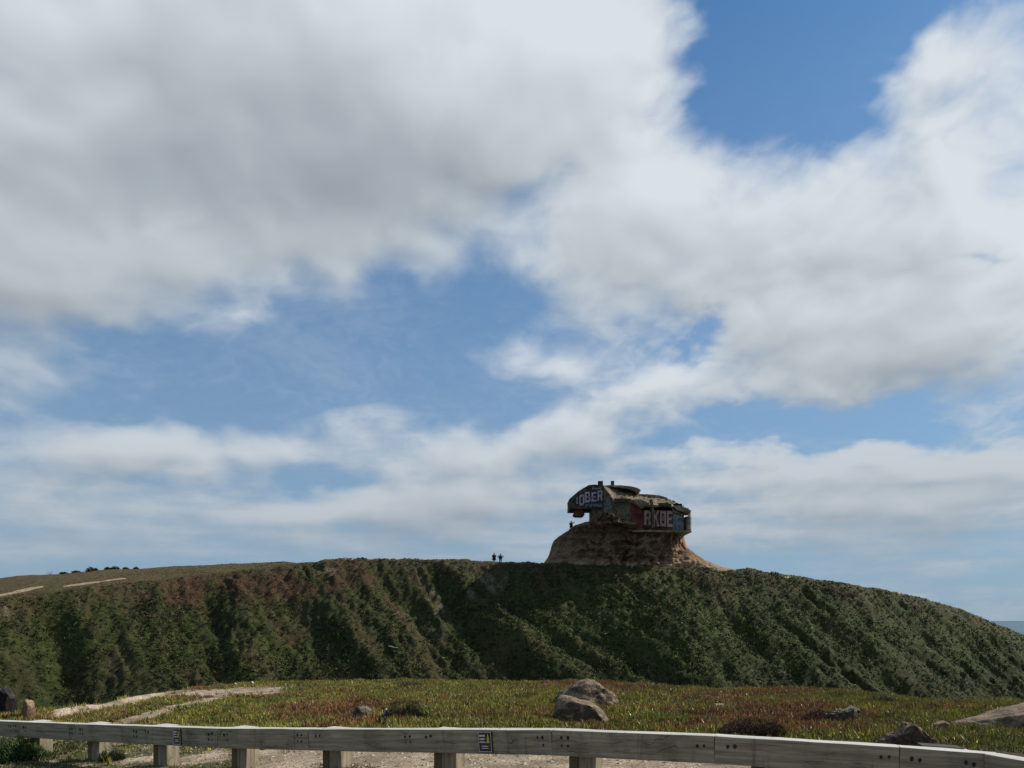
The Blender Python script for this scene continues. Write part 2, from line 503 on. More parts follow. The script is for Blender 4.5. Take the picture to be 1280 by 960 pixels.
def red_mask(X, Y):
    n_ = N2.fbm(X * 0.28 + 3, Y * 0.42 + 8, 4, 0.6)
    for (px, py, r_, a_) in ((775, 858, 2.2, 0.7), (430, 885, 1.3, 0.55), (455, 897, 1.0, 0.4), (930, 900, 1.8, 0.55), (1000, 875, 3.0, 0.45), (1015, 892, 1.0, 0.7), (360, 870, 2.0, 0.2), (720, 905, 0.7, 0.5),
                             (560, 880, 2.0, 0.15), (230, 862, 1.6, 0.35), (100, 895, 1.2, 0.3), (520, 865, 2, 0.15)):
        c = REDC[(px, py)]
        n_ = n_ + a_ * np.exp(-((X - c.x) ** 2 + ((Y - c.y) * 0.7) ** 2) / r_ ** 2)
    return smooth(0.05, 0.75, n_)


REDC = {p: hit_near(*p) for p in [(775, 858), (430, 885), (455, 897), (930, 900), (1000, 875), (1015, 892), (360, 870), (720, 905), (560, 880), (230, 862), (100, 895), (520, 865)]}

# near ground ------------------------------------------------------
ys = np.concatenate([np.linspace(-60, 5, 40)[:-1], np.arange(5, 16, 0.05), np.arange(16, 32, 0.1), np.linspace(32, 80, 60)])
gx = np.concatenate([np.linspace(-70, -20, 40)[:-1], np.arange(-20, 25, 0.07), np.linspace(25, 70, 40)])
X, Y = np.meshgrid(gx, ys)
idx = np.arange(X.size).reshape(X.shape)
q = np.stack([idx[:-1, :-1], idx[:-1, 1:], idx[1:, 1:], idx[1:, :-1]], -1).reshape(-1, 4)
Z = H_near(X, Y)
gm, t = new_mat('sandy ground')
geo = t.new('ShaderNodeNewGeometry')
pos = geo.outputs['Position']
pa = t.new('ShaderNodeAttribute', attribute_name='plants').outputs['Fac']
wa = t.new('ShaderNodeAttribute', attribute_name='weeds').outputs['Fac']
n_a = t.noise(pos, 1.3, 6, 0.6); n_b = t.noise(pos, 22, 5, 0.65); n_c = t.noise(pos, 90, 3, 0.6)
sand = t.ramp(n_a, [(0.34, (0.17, 0.13, 0.085)), (0.5, (0.34, 0.27, 0.19)), (0.64, (0.52, 0.43, 0.32))])
sand = t.mix(t.mapr(n_b, 0.40, 0.62), (0.42, 0.42, 0.42), sand, 'MULTIPLY') if False else t.mix(t.mapr(n_b, 0.54, 0.38, 0, 0.9), sand, (0.13, 0.10, 0.07))
sand = t.mix(t.mapr(n_c, 0.62, 0.72, 0, 0.6), sand, (0.55, 0.50, 0.42))
litter = t.ramp(n_b, [(0.3, (0.018, 0.016, 0.009)), (0.6, (0.055, 0.048, 0.02)), (0.75, (0.12, 0.09, 0.05))])
c_ = t.mix(t.mapr(t.m('ADD', pa, t.m('MULTIPLY', t.m('SUBTRACT', n_b, 0.5), 0.8)), 0.3, 0.7), sand, litter)
c_ = t.mix(t.m('MULTIPLY', t.mapr(t.m('ADD', wa, t.m('MULTIPLY', t.m('SUBTRACT', n_b, 0.5), 1.0)), 0.35, 0.75), 0.7), c_, (0.045, 0.06, 0.018))
b = t.new('ShaderNodeBsdfPrincipled'); t.put(b.inputs['Base Color'], c_); b.inputs['Roughness'].default_value = 0.95
b.inputs['Specular IOR Level'].default_value = 0.15
bm_ = t.new('ShaderNodeBump'); bm_.inputs['Strength'].default_value = 0.9; bm_.inputs['Distance'].default_value = 0.03
t.put(bm_.inputs['Height'], t.m('ADD', n_b, t.m('MULTIPLY', n_c, 0.35))); t.l.new(bm_.outputs[0], b.inputs['Normal'])
o = t.new('ShaderNodeOutputMaterial'); t.l.new(b.outputs[0], o.inputs[0])
ground = mesh_np('ground', np.stack([X, Y, Z], -1).reshape(-1, 3), q, [gm], None, True,
                 extra={'plants': plant_mask(X, Y), 'weeds': weed_mask(X, Y)})
ground['kind'] = 'structure'

# hill ------------------------------------------------------------
ys = np.concatenate([np.linspace(62, 88, 20)[:-1], np.arange(88, 142, 0.28), np.arange(142, 176, 0.5), np.linspace(176, 300, 30)])
gx = np.concatenate([np.linspace(-260, -110, 30)[:-1], np.arange(-110, 125, 0.28), np.linspace(125, 300, 30)])
X, Y = np.meshgrid(gx, ys)
idx = np.arange(X.size).reshape(X.shape)
q = np.stack([idx[:-1, :-1], idx[:-1, 1:], idx[1:, 1:], idx[1:, :-1]], -1).reshape(-1, 4)
Z = H_hill(X, Y)


def px_of(X, Y, Z):
    d = Y * CT + (Z - EYE) * ST
    h = (Z - EYE) * CT - Y * ST
    return 640 + FPX * X / d, HZ - FPX * h / d


def blobsum(U, V, lst):
    r_ = np.zeros(np.shape(U))
    for (px, py, hw, hh, a_) in lst:
        r_ = r_ + a_ * np.exp(-((U - px) / hw) ** 2 - ((V - py) / hh) ** 2)
    return r_


# plant communities of the slope, set out by where they grow (seen from the car park)
def hill_cover(X, Y, Z):
    U, V = px_of(X, Y, Z)
    ye, ze, s_ = hill_parts(X, Y)
    d = np.maximum(s_, 0)
    g_ = X - np.interp(X, [-70, 30], [0.55, 0.95]) * d
    n_ = N1.fbm(X * 0.09 + 20, Y * 0.09, 5, 0.6); m_ = N2.fbm(g_ * 0.35, d * 0.08, 4, 0.55); f_ = N3.fbm(X * 0.5, Y * 0.5, 4, 0.6)
    red = blobsum(U, V, [(60, 760, 120, 26, 0.5), (230, 740, 150, 26, 0.75), (330, 725, 130, 26, 0.7), (430, 715, 70, 30, 0.6), (270, 850, 60, 22, 0.35), (370, 797, 26, 14, 1.0), (355, 790, 40, 18, 0.5), (30, 727, 60, 8, 0.6),
                         (470, 740, 60, 30, 0.35), (560, 712, 60, 12, 0.4), (250, 790, 70, 40, 0.25), (850, 730, 120, 18, 0.35), (1100, 745, 120, 20, 0.25), (600, 705, 30, 8, 0.7)])
    red = 0.85 * smooth(0.45, 1.2, red * 0.78 + 0.55 * n_ + 0.5 * m_ + 0.35 * f_)
    bare = blobsum(U, V, [(405, 715, 26, 18, 0.9), (600, 745, 55, 30, 0.55), (560, 790, 40, 50, 0.5), (625, 720, 30, 14, 0.6), (545, 745, 20, 30, 0.35), (205, 725, 18, 10, 0.3), (10, 765, 26, 22, 0.6), (5, 820, 14, 30, 0.5),
                          (200, 845, 10, 26, 0.9), (700, 800, 30, 50, 0.3), (800, 855, 30, 14, 0.35), (680, 850, 30, 20, 0.4), (445, 735, 60, 14, 0.25), (905, 790, 40, 40, 0.2), (1010, 800, 80, 40, 0.15)])
    bare = smooth(0.45, 1.1, bare * 0.95 + 0.55 * m_ + 0.45 * f_) * 0.85
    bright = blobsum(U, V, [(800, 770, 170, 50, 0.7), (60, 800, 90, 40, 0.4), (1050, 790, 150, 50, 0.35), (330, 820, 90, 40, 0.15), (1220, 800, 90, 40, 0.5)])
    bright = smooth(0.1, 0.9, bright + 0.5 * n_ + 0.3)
    top = smooth(1.5, -1.0, s_)
    dry = smooth(-0.35, 0.75, 1.1 * m_ + 0.4 * n_ + 0.35 * f_ + 0.22 * smooth(820, 560, U) + 0.5 * smooth(9, 0, d) - 0.35)
    return red, bare, bright, top, U, V, s_, dry


red, bare, bright, top, U, V, s_, dry = hill_cover(X, Y, Z)
pathp = [[Vector(pt(-40, 752, 118)), Vector(pt(0, 744, 120)), Vector(pt(30, 738, 124)), Vector(pt(44, 735, 128))],
         [Vector(pt(86, 732, 127)), Vector(pt(110, 729, 130)), Vector(pt(128, 726.5, 133)), Vector(pt(150, 724, 135))]]
path = np.zeros_like(X)
PATH_LINES = []
for P in pathp:
    P2 = []
    for p in P:  # drop the sight line onto the terrain
        u_, yv = p.x / p.y, None
        Yc = np.arange(105, 170, 0.1); Xc = u_ * Yc
        zc = (p.z - EYE) / p.y * Yc + EYE
        w = np.nonzero(zc <= H_hill(Xc, Yc))[0]
        i = w[0] if len(w) else 0
        P2.append((Xc[i], Yc[i]))
    PATH_LINES.append(P2)
    d = dist_poly(X, Y, P2) + 0.5 * N2.fbm(X * 0.5, Y * 0.5, 3)
    wd_p = 1.7 if P is pathp[0] else 1.2
    path = np.maximum(path, smooth(wd_p, wd_p * 0.4, d))
path = np.maximum(path, smooth(0.55, 0.9, blobsum(U, V, [(437, 698, 12, 3.5, 1.1), (985, 721, 10, 3, 0.9), (1128, 741, 12, 3, 1.0)]) + 0.0 * X))
# sand washed down from the mound
mx0, mx1 = pt(690, 705, 136).x, pt(912, 705, 136).x
apron = smooth(4.5, 0.8, np.hypot(np.clip(np.abs(X - (mx0 + mx1) / 2) - (mx1 - mx0) / 2 + 3.5, 0, None), np.clip(np.abs(Y - 140) - 7, 0, None) + 12 * smooth(-0.4, 0.8, s_)) + 1.2 * N1.fbm(X * 0.3, Y * 0.3, 4))
path = np.maximum(path, apron)

hm, t = new_mat('slope cover')
geo = t.new('ShaderNodeNewGeometry'); pos = geo.outputs['Position']
A = lambda nm: t.new('ShaderNodeAttribute', attribute_name=nm).outputs['Fac']
n_a = t.noise(pos, 0.22, 5, 0.6); n_b = t.noise(pos, 1.6, 5, 0.65); n_c = t.noise(pos, 6.0, 4, 0.65)
grn = t.ramp(n_b, [(0.34, (0.007, 0.009, 0.003)), (0.5, (0.024, 0.031, 0.008)), (0.66, (0.060, 0.066, 0.018))])
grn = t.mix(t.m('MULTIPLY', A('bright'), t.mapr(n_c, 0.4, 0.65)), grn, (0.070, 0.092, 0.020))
redc = t.ramp(n_c, [(0.35, (0.026, 0.013, 0.009)), (0.55, (0.080, 0.036, 0.022)), (0.7, (0.12, 0.070, 0.038))])
barec = t.ramp(n_c, [(0.3, (0.05, 0.042, 0.028)), (0.5, (0.125, 0.105, 0.075)), (0.7, (0.22, 0.185, 0.135))])
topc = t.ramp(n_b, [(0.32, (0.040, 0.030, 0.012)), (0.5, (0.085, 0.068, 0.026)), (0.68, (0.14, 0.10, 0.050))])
sandc = t.ramp(n_c, [(0.3, (0.26, 0.18, 0.115)), (0.6, (0.44, 0.33, 0.22))])
dryc = t.ramp(n_c, [(0.32, (0.028, 0.020, 0.010)), (0.5, (0.078, 0.056, 0.028)), (0.68, (0.145, 0.110, 0.060))])
grn = t.mix(t.m('MULTIPLY', A('dry'), 0.75), grn, dryc)
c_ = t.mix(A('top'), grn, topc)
c_ = t.mix(t.m('MULTIPLY', A('red'), t.mapr(n_b, 0.34, 0.5)), c_, redc)
c_ = t.mix(t.mapr(t.m('ADD', A('bare'), t.m('MULTIPLY', t.m('SUBTRACT', n_c, 0.5), 0.9)), 0.35, 0.75), c_, barec)
c_ = t.mix(t.mapr(t.m('ADD', A('path'), t.m('MULTIPLY', t.m('SUBTRACT', n_c, 0.5), 0.6)), 0.35, 0.65), c_, sandc)
b = t.new('ShaderNodeBsdfPrincipled'); t.put(b.inputs['Base Color'], c_); b.inputs['Roughness'].default_value = 0.9
b.inputs['Specular IOR Level'].default_value = 0.2
bm_ = t.new('ShaderNodeBump'); bm_.inputs['Strength'].default_value = 1.0; bm_.inputs['Distance'].default_value = 0.35
t.put(bm_.inputs['Height'], t.m('ADD', n_b, t.m('MULTIPLY', n_c, 0.5))); t.l.new(bm_.outputs[0], b.inputs['Normal'])
o = t.new('ShaderNodeOutputMaterial'); t.l.new(b.outputs[0], o.inputs[0])
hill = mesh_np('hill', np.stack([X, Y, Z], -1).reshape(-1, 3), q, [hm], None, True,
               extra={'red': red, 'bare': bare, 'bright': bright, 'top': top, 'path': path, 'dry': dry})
hill['kind'] = 'structure'

# sea --------------------------------------------------------------
sm, t = new_mat('sea water')
geo = t.new('ShaderNodeNewGeometry'); pos = geo.outputs['Position']
nn = t.noise(t.vm('MULTIPLY', pos, (0.02, 0.05, 0.05)), 1.0, 8, 0.6)
n2_ = t.noise(t.vm('MULTIPLY', pos, (0.0006, 0.002, 0.002)), 1.0, 5, 0.6)
b = t.new('ShaderNodeBsdfPrincipled')
t.put(b.inputs['Base Color'], t.ramp(n2_, [(0.35, (0.035, 0.085, 0.12)), (0.65, (0.07, 0.135, 0.175))]))
b.inputs['Roughness'].default_value = 0.45; b.inputs['IOR'].default_value = 1.33; b.inputs['Specular IOR Level'].default_value = 0.3
bm_ = t.new('ShaderNodeBump'); bm_.inputs['Strength'].default_value = 0.6; bm_.inputs['Distance'].default_value = 2.0
t.put(bm_.inputs['Height'], nn); t.l.new(bm_.outputs[0], b.inputs['Normal'])
o = t.new('ShaderNodeOutputMaterial'); t.l.new(b.outputs[0], o.inputs[0])
me = bpy.data.meshes.new('sea'); bmm = bmesh.new()
rings = [20, 400, 2000, 9000, 30000, 59000]; NS = 96; vs = []
for r_ in rings:
    vs.append([bmm.verts.new((r_ * math.cos(2 * math.pi * i / NS), r_ * math.sin(2 * math.pi * i / NS), -24.0 - (36 if r_ > 1 else 0))) for i in range(NS)])
for a, b2 in zip(vs, vs[1:]):
    for i in range(NS):
        bmm.faces.new((a[i], b2[i], b2[(i + 1) % NS], a[(i + 1) % NS]))
bmm.faces.new(list(reversed(vs[0]))) if False else bmm.faces.new(vs[0])
bmm.to_mesh(me); bmm.free(); me.materials.append(sm)
sea = bpy.data.objects.new('sea', me); COL.objects.link(sea); sea['kind'] = 'structure'
# ------------------------------------------------------------------ vegetation
def leaf_mat(name, rough=0.55, spec=0.3, trans=0.0, vary=True):
    m, t = new_mat(name)
    at = t.new('ShaderNodeAttribute', attribute_name='tint')
    b = t.new('ShaderNodeBsdfPrincipled'); t.l.new(at.outputs['Color'], b.inputs['Base Color'])
    b.inputs['Roughness'].default_value = rough; b.inputs['Specular IOR Level'].default_value = spec
    sh = b.outputs[0]
    if trans:
        tl = t.new('ShaderNodeBsdfTranslucent'); t.l.new(at.outputs['Color'], tl.inputs[0])
        mx = t.new('ShaderNodeMixShader'); mx.inputs[0].default_value = trans
        t.l.new(sh, mx.inputs[1]); t.l.new(tl.outputs[0], mx.inputs[2]); sh = mx.outputs[0]
    o = t.new('ShaderNodeOutputMaterial'); t.l.new(sh, o.inputs[0])
    return m


def unit(v):
    return v / (np.linalg.norm(v, axis=-1, keepdims=True) + 1e-9)


def blades(base, dirs, length, width, col, r):
    """three-sided tapering fleshy leaves; every argument is an array over leaves"""
    n = len(base)
    a = unit(np.cross(dirs, r.normal(size=(n, 3))))
    b = np.cross(dirs, a)
    w = width[:, None]
    v = np.stack([base + a * w * 0.5, base + (-0.5 * a + 0.866 * b) * w * 0.5, base + (-0.5 * a - 0.866 * b) * w * 0.5, base + dirs * length[:, None]], 1)
    k = np.arange(n)[:, None] * 4
    f = np.concatenate([k + np.array([[0, 1, 3]]), k + np.array([[1, 2, 3]]), k + np.array([[2, 0, 3]])], 0)
    c = np.repeat(col, 4, axis=0)
    return v.reshape(-1, 3), f, c


def tris(cen, nrm, size, col, r):
    """small leaf-sprays as single triangles"""
    n = len(cen)
    a = unit(np.cross(nrm, r.normal(size=(n, 3)))); b = np.cross(nrm, a)
    s = size[:, None]
    e = r.uniform(0.6, 1.3, (n, 3))
    v = np.stack([cen + a * s * e[:, :1], cen + (-0.5 * a + 0.8 * b) * s * e[:, 1:2], cen + (-0.5 * a - 0.8 * b) * s * e[:, 2:3]], 1)
    f = np.arange(n * 3).reshape(n, 3)
    return v.reshape(-1, 3), f, np.repeat(col, 3, axis=0)


# the ice plant mat of the headland ---------------------------------
r = np.random.default_rng(3)
Ncand = 150000
Yc = 10.0 + 20.0 * r.random(Ncand) ** 0.72
Xc = -(0.74 * Yc + 2.0) + r.random(Ncand) * (1.48 * Yc + 7.5)
yb = np.interp(Xc, BROW[:, 0], BROW[:, 1])
pm = np.maximum(plant_mask(Xc, Yc), 0.10 * smooth(0.1, 0.6, N3.fbm(Xc * 2.2, Yc * 2.2 + 4, 4, 0.6)) * (Yc > 11.5))
gap = smooth(-0.75, -0.25, N2.fbm(Xc * 1.2 + 11, Yc * 1.2, 4, 0.6))
ok = (Yc < yb + 2.2) & (r.random(Ncand) < pm ** 0.8 * (0.25 + 0.75 * gap))
Xc, Yc = Xc[ok], Yc[ok]
n = len(Xc)
Zc = H_near(Xc, Yc)
rm = red_mask(Xc, Yc)
lump = N3.fbm(Xc * 1.7, Yc * 1.7, 4, 0.6)
K = 6
isred = (r.random(n) < 0.08 + rm * 0.78)[:, None].repeat(K, 1).ravel()
ctr = np.stack([Xc, Yc, Zc + 0.07 * lump], -1).repeat(K, 0)
ctr[:, :2] += r.normal(size=(n * K, 2)) * 0.028
th = r.uniform(0, 2 * np.pi, n * K); tilt = np.abs(r.normal(0.35, 0.38, n * K))
dirs = np.stack([np.sin(tilt) * np.cos(th), np.sin(tilt) * np.sin(th), np.cos(tilt)], -1)
L = r.uniform(0.045, 0.12, n * K) * (1 + 0.55 * lump.repeat(K)); Wd = r.uniform(0.016, 0.032, n * K)
u = r.random(n * K)
hue = np.clip(0.5 + 0.5 * N1.fbm(Xc * 0.5, Yc * 0.5, 3).repeat(K) + r.normal(0, 0.22, n * K), 0, 1)[:, None]
green = (1 - hue) * np.array([0.17, 0.20, 0.035]) + hue * np.array([0.50, 0.46, 0.08])
redc = (1 - hue) * np.array([0.26, 0.095, 0.045]) + hue * np.array([0.46, 0.25, 0.10])
col = np.where(isred[:, None], redc, green)
col = np.where((u < 0.045)[:, None], np.array([0.48, 0.42, 0.28]), col)  # pale blades: dry leaves and sun glints painted as colour
col = np.where(((u > 0.05) & (u < 0.16))[:, None], np.array([0.19, 0.125, 0.06]), col)
dead = N2.fbm(Xc * 0.9 + 7, Yc * 0.9, 3).repeat(K) > 0.62
col = np.where((dead & (u > 0.4))[:, None], np.array([0.085, 0.055, 0.035]), col)
col = 1.18 * col * r.uniform(0.40, 1.5, (n * K, 1)) * (0.8 + 0.35 * np.clip(N1.fbm(Xc * 1.3, Yc * 1.3, 3), -1, 1)).repeat(K)[:, None]
v, f, c = blades(ctr, dirs, L, Wd, col, r)
ice_m = leaf_mat('ice plant leaf', 0.40, 0.45, 0.35)
ice = mesh_np('ice_plant_mat', v, f, [ice_m], c)
ice['kind'] = 'stuff'; ice['label'] = 'green and red ice plant mat covering the foreground headland'; ice['category'] = 'ground cover'

# weeds and grass by the rail ---------------------------------------
Nw = 26000
Yc = r.uniform(7.5, 15.5, Nw); Xc = (r.random(Nw) * 2 - 1) * (0.72 * Yc + 1)
wm = weed_mask(Xc, Yc)
ok = (r.random(Nw) < wm * 0.9)
Xc, Yc = Xc[ok], Yc[ok]; n = len(Xc); K = 7
Zc = H_near(Xc, Yc)
ctr = np.stack([Xc, Yc, Zc], -1).repeat(K, 0); ctr[:, :2] += r.normal(size=(n * K, 2)) * 0.03
th = r.uniform(0, 2 * np.pi, n * K); tilt = np.abs(r.normal(0.5, 0.4, n * K))
dirs = np.stack([np.sin(tilt) * np.cos(th), np.sin(tilt) * np.sin(th), np.cos(tilt)], -1)
big_ = smooth(-6.2, -8.0, Xc).repeat(K)
L = r.uniform(0.015, 0.045, n * K) * (1 + 1.0 * big_); Wd = r.uniform(0.006, 0.013, n * K) * (1 + 1.2 * big_)
hue = r.random((n * K, 1))
col = ((1 - hue) * np.array([0.045, 0.075, 0.018]) + hue * np.array([0.20, 0.21, 0.05])) * (1 - 0.35 * big_[:, None])
col = np.where(r.random((n * K, 1)) < 0.10, np.array([0.28, 0.24, 0.14]), col)
v, f, c = blades(ctr, dirs, L, Wd, col, r)
wd = mesh_np('grass', v, f, [leaf_mat('weed leaf', 0.5, 0.3, 0.25)], c)
wd['kind'] = 'stuff'; wd['label'] = 'low green weeds and grass on the sand around the rail posts'; wd['category'] = 'grass'

# pebbles and clods -------------------------------------------------
Np = 24000
Yc = r.uniform(8, 16, Np); Xc = (r.random(Np) * 2 - 1) * (0.72 * Yc + 1)
ok = plant_mask(Xc, Yc) < 0.5
Xc, Yc = Xc[ok], Yc[ok]; n = len(Xc)
Zc = H_near(Xc, Yc)
oct_ = np.array([(1, 0, 0), (0, 1, 0), (-1, 0, 0), (0, -1, 0), (0, 0, 1.0), (0, 0, -1)])
of = np.array([(0, 1, 4), (1, 2, 4), (2, 3, 4), (3, 0, 4), (1, 0, 5), (2, 1, 5), (3, 2, 5), (0, 3, 5)])
sz = (0.005 + 0.03 * r.random(n) ** 5)
v = (oct_[None] * r.uniform(0.6, 1.3, (n, 6, 1)) * sz[:, None, None] * np.array([1.3, 1.0, 0.6])) + np.stack([Xc, Yc, Zc], -1)[:, None]
f = (np.arange(n)[:, None, None] * 6 + of[None]).reshape(-1, 3)
col = (np.array([0.36, 0.30, 0.22]) * r.uniform(0.4, 1.5, (n, 1))).repeat(6, 0)
pb = mesh_np('gravel', v.reshape(-1, 3), f, [leaf_mat('pebble', 0.9, 0.2)], col)
pb['kind'] = 'stuff'; pb['label'] = 'loose pebbles and clods on the bare sand by the rail'; pb['category'] = 'gravel'

# scrub on the big slope --------------------------------------------
leafm = leaf_mat('scrub leaf', 0.6, 0.25, 0.12)


def clumps(Xc, Yc, Zc, rad, colr, nl, r, flat=0.75, lsize=0.16):
    """low rounded bushes built of leaf sprays; arrays over bushes"""
    n = len(Xc)
    th = r.uniform(0, 2 * np.pi, (n, nl)); cz = r.uniform(-0.15, 1.0, (n, nl)); sr = np.sqrt(1 - np.clip(cz, 0, 1) ** 2)
    d = np.stack([sr * np.cos(th), sr * np.sin(th), cz], -1)
    lob = 0.75 + 0.35 * np.sin(th * 3 + r.uniform(0, 6, (n, 1))) * sr + r.uniform(-0.15, 0.2, (n, nl))
    pos_ = d * (rad[:, None] * lob)[..., None] * np.array([1, 1, flat]) + np.stack([Xc, Yc, Zc], -1)[:, None]
    nr_ = unit(d + 0.55 * r.normal(size=d.shape))
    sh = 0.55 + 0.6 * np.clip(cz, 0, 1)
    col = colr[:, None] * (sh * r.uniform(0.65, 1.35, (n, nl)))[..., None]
    size = (r.uniform(0.6, 1.3, (n, nl)) * lsize * (0.6 + 0.5 * rad[:, None]))
    return tris(pos_.reshape(-1, 3), nr_.reshape(-1, 3), size.ravel(), col.reshape(-1, 3), r)


def path_at(X, Y):
    m_ = np.zeros(len(X), bool)
    for P2 in PATH_LINES:
        m_ |= dist_poly(X, Y, P2) < 0.9
    return m_


Nc = 95000
Xc = r.uniform(-100, 122, Nc); Yc = r.uniform(92, 160, Nc)
Zc = H_hill(Xc, Yc)
rd, br, bg_, tp, U, V, s_, dr = hill_cover(Xc, Yc, Zc)
inview = (U > -60) & (U < 1340) & (V < 930)
shrubby = smooth(-0.2, 0.5, N1.fbm(Xc * 0.12 + 3, Yc * 0.12, 4) + blobsum(U, V, [(800, 770, 170, 70, 0.55), (200, 780, 60, 60, 0.3), (1000, 790, 200, 60, 0.3), (320, 830, 150, 30, 0.4), (950, 720, 40, 14, 0.8), (60, 830, 90, 50, 0.1)]) - 0.5 * rd)
prob = (0.28 + 0.72 * shrubby) * (1 - 0.45 * dr) * (1 - 0.85 * br) * np.where(s_ > -1.5, 1.0, 0.9)
ok = inview & (r.random(Nc) < prob) & (s_ > -28) & ((s_ > -2.0) | (Xc < -28)) & ~path_at(Xc, Yc)
Xc, Yc, Zc, rd, bg_, shrubby, s_, dr = [a_[ok] for a_ in (Xc, Yc, Zc, rd, bg_, shrubby, s_, dr)]
n = len(Xc)
rad = (0.13 + 0.52 * shrubby * r.random(n) ** 2.2 + 0.12 * r.random(n)) * np.where(s_ < 1.2, 0.5, 1.0) * np.where(s_ < -2, 0.6, 1.0)
gr = np.array([0.040, 0.054, 0.012]); gb = np.array([0.072, 0.106, 0.022]); gd = np.array([0.013, 0.022, 0.008]); rr_ = np.array([0.075, 0.034, 0.022]); ol = np.array([0.085, 0.074, 0.026])
k1 = np.clip(bg_ + r.normal(0, 0.3, n), 0, 1)[:, None]
col = gr * (1 - k1) + gb * k1
pick = r.random(n)
col = np.where((r.random(n) < dr * 0.75)[:, None], np.array([0.088, 0.066, 0.030]), col)
col = np.where((pick < 0.18)[:, None], gd, col)
col = np.where((pick > 0.86)[:, None], ol, col)
col = np.where((r.random(n) < rd * 0.65)[:, None], rr_, col)
col = np.where((s_ < -1.0)[:, None], np.array([0.085, 0.070, 0.028]) * r.uniform(0.6, 1.4, (n, 1)), col)
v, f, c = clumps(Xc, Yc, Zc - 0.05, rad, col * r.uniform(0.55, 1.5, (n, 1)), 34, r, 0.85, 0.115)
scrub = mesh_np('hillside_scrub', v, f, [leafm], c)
scrub['kind'] = 'stuff'; scrub['label'] = 'dense low green and reddish scrub covering the big slope'; scrub['category'] = 'scrub'
# ------------------------------------------------------------------ object helpers
def empty(name, loc, label, cat, group=None, rz=0.0):
    o_ = bpy.data.objects.new(name, None); COL.objects.link(o_)
    o_.location = loc; o_.rotation_euler = (0, 0, rz); o_.empty_display_size = 0.2
    tag(o_, label, cat, group)
    return o_


def tag(o_, label, cat, group=None):
    o_['label'] = label; o_['category'] = cat
    if group:
        o_['group'] = group
    return o_


def obj(name, bm, mats, parent=None, loc=None, smooth_=False, label=None):
    me = bpy.data.meshes.new(name)
    bmesh.ops.recalc_face_normals(bm, faces=bm.faces[:])
    bm.to_mesh(me); bm.free()
    for m_ in (mats if isinstance(mats, (list, tuple)) else [mats]):
        me.materials.append(m_)
    if smooth_:
        me.polygons.foreach_set('use_smooth', [True] * len(me.polygons))
    o_ = bpy.data.objects.new(name, me); COL.objects.link(o_)
    if parent:
        o_.parent = parent
    if loc is not None:
        o_.location = loc
    if label:
        o_['label'] = label
    return o_


def box(bm, x0, x1, y0, y1, z0, z1, bev=0.0, M=None):
    vs = [bm.verts.new(Vector((x, y, z_))) for z_ in (z0, z1) for x, y in ((x0, y0), (x1, y0), (x1, y1), (x0, y1))]
    f = [(0, 3, 2, 1), (4, 5, 6, 7), (0, 1, 5, 4), (1, 2, 6, 5), (2, 3, 7, 6), (3, 0, 4, 7)]
    fs = [bm.faces.new([vs[i] for i in q_]) for q_ in f]
    if M is not None:
        for v_ in vs:
            v_.co = M @ v_.co
    if bev:
        es = list({e for f_ in fs for e in f_.edges})
        bmesh.ops.bevel(bm, geom=es, offset=bev, segments=2, affect='EDGES', profile=0.6)


# ------------------------------------------------------------------ materials
def principled(t, col, rough=0.9, spec=0.2, height=None, dist=0.01, strength=0.7):
    b = t.new('ShaderNodeBsdfPrincipled'); t.put(b.inputs['Base Color'], col if isinstance(col, bpy.types.NodeSocket) else (*col, 1))
    b.inputs['Specular IOR Level'].default_value = spec
    t.put(b.inputs['Roughness'], rough)
    if height is not None:
        bu = t.new('ShaderNodeBump'); bu.inputs['Strength'].default_value = strength; bu.inputs['Distance'].default_value = dist
        t.put(bu.inputs['Height'], height); t.l.new(bu.outputs[0], b.inputs['Normal'])
    o_ = t.new('ShaderNodeOutputMaterial'); t.l.new(b.outputs[0], o_.inputs[0])
    return b


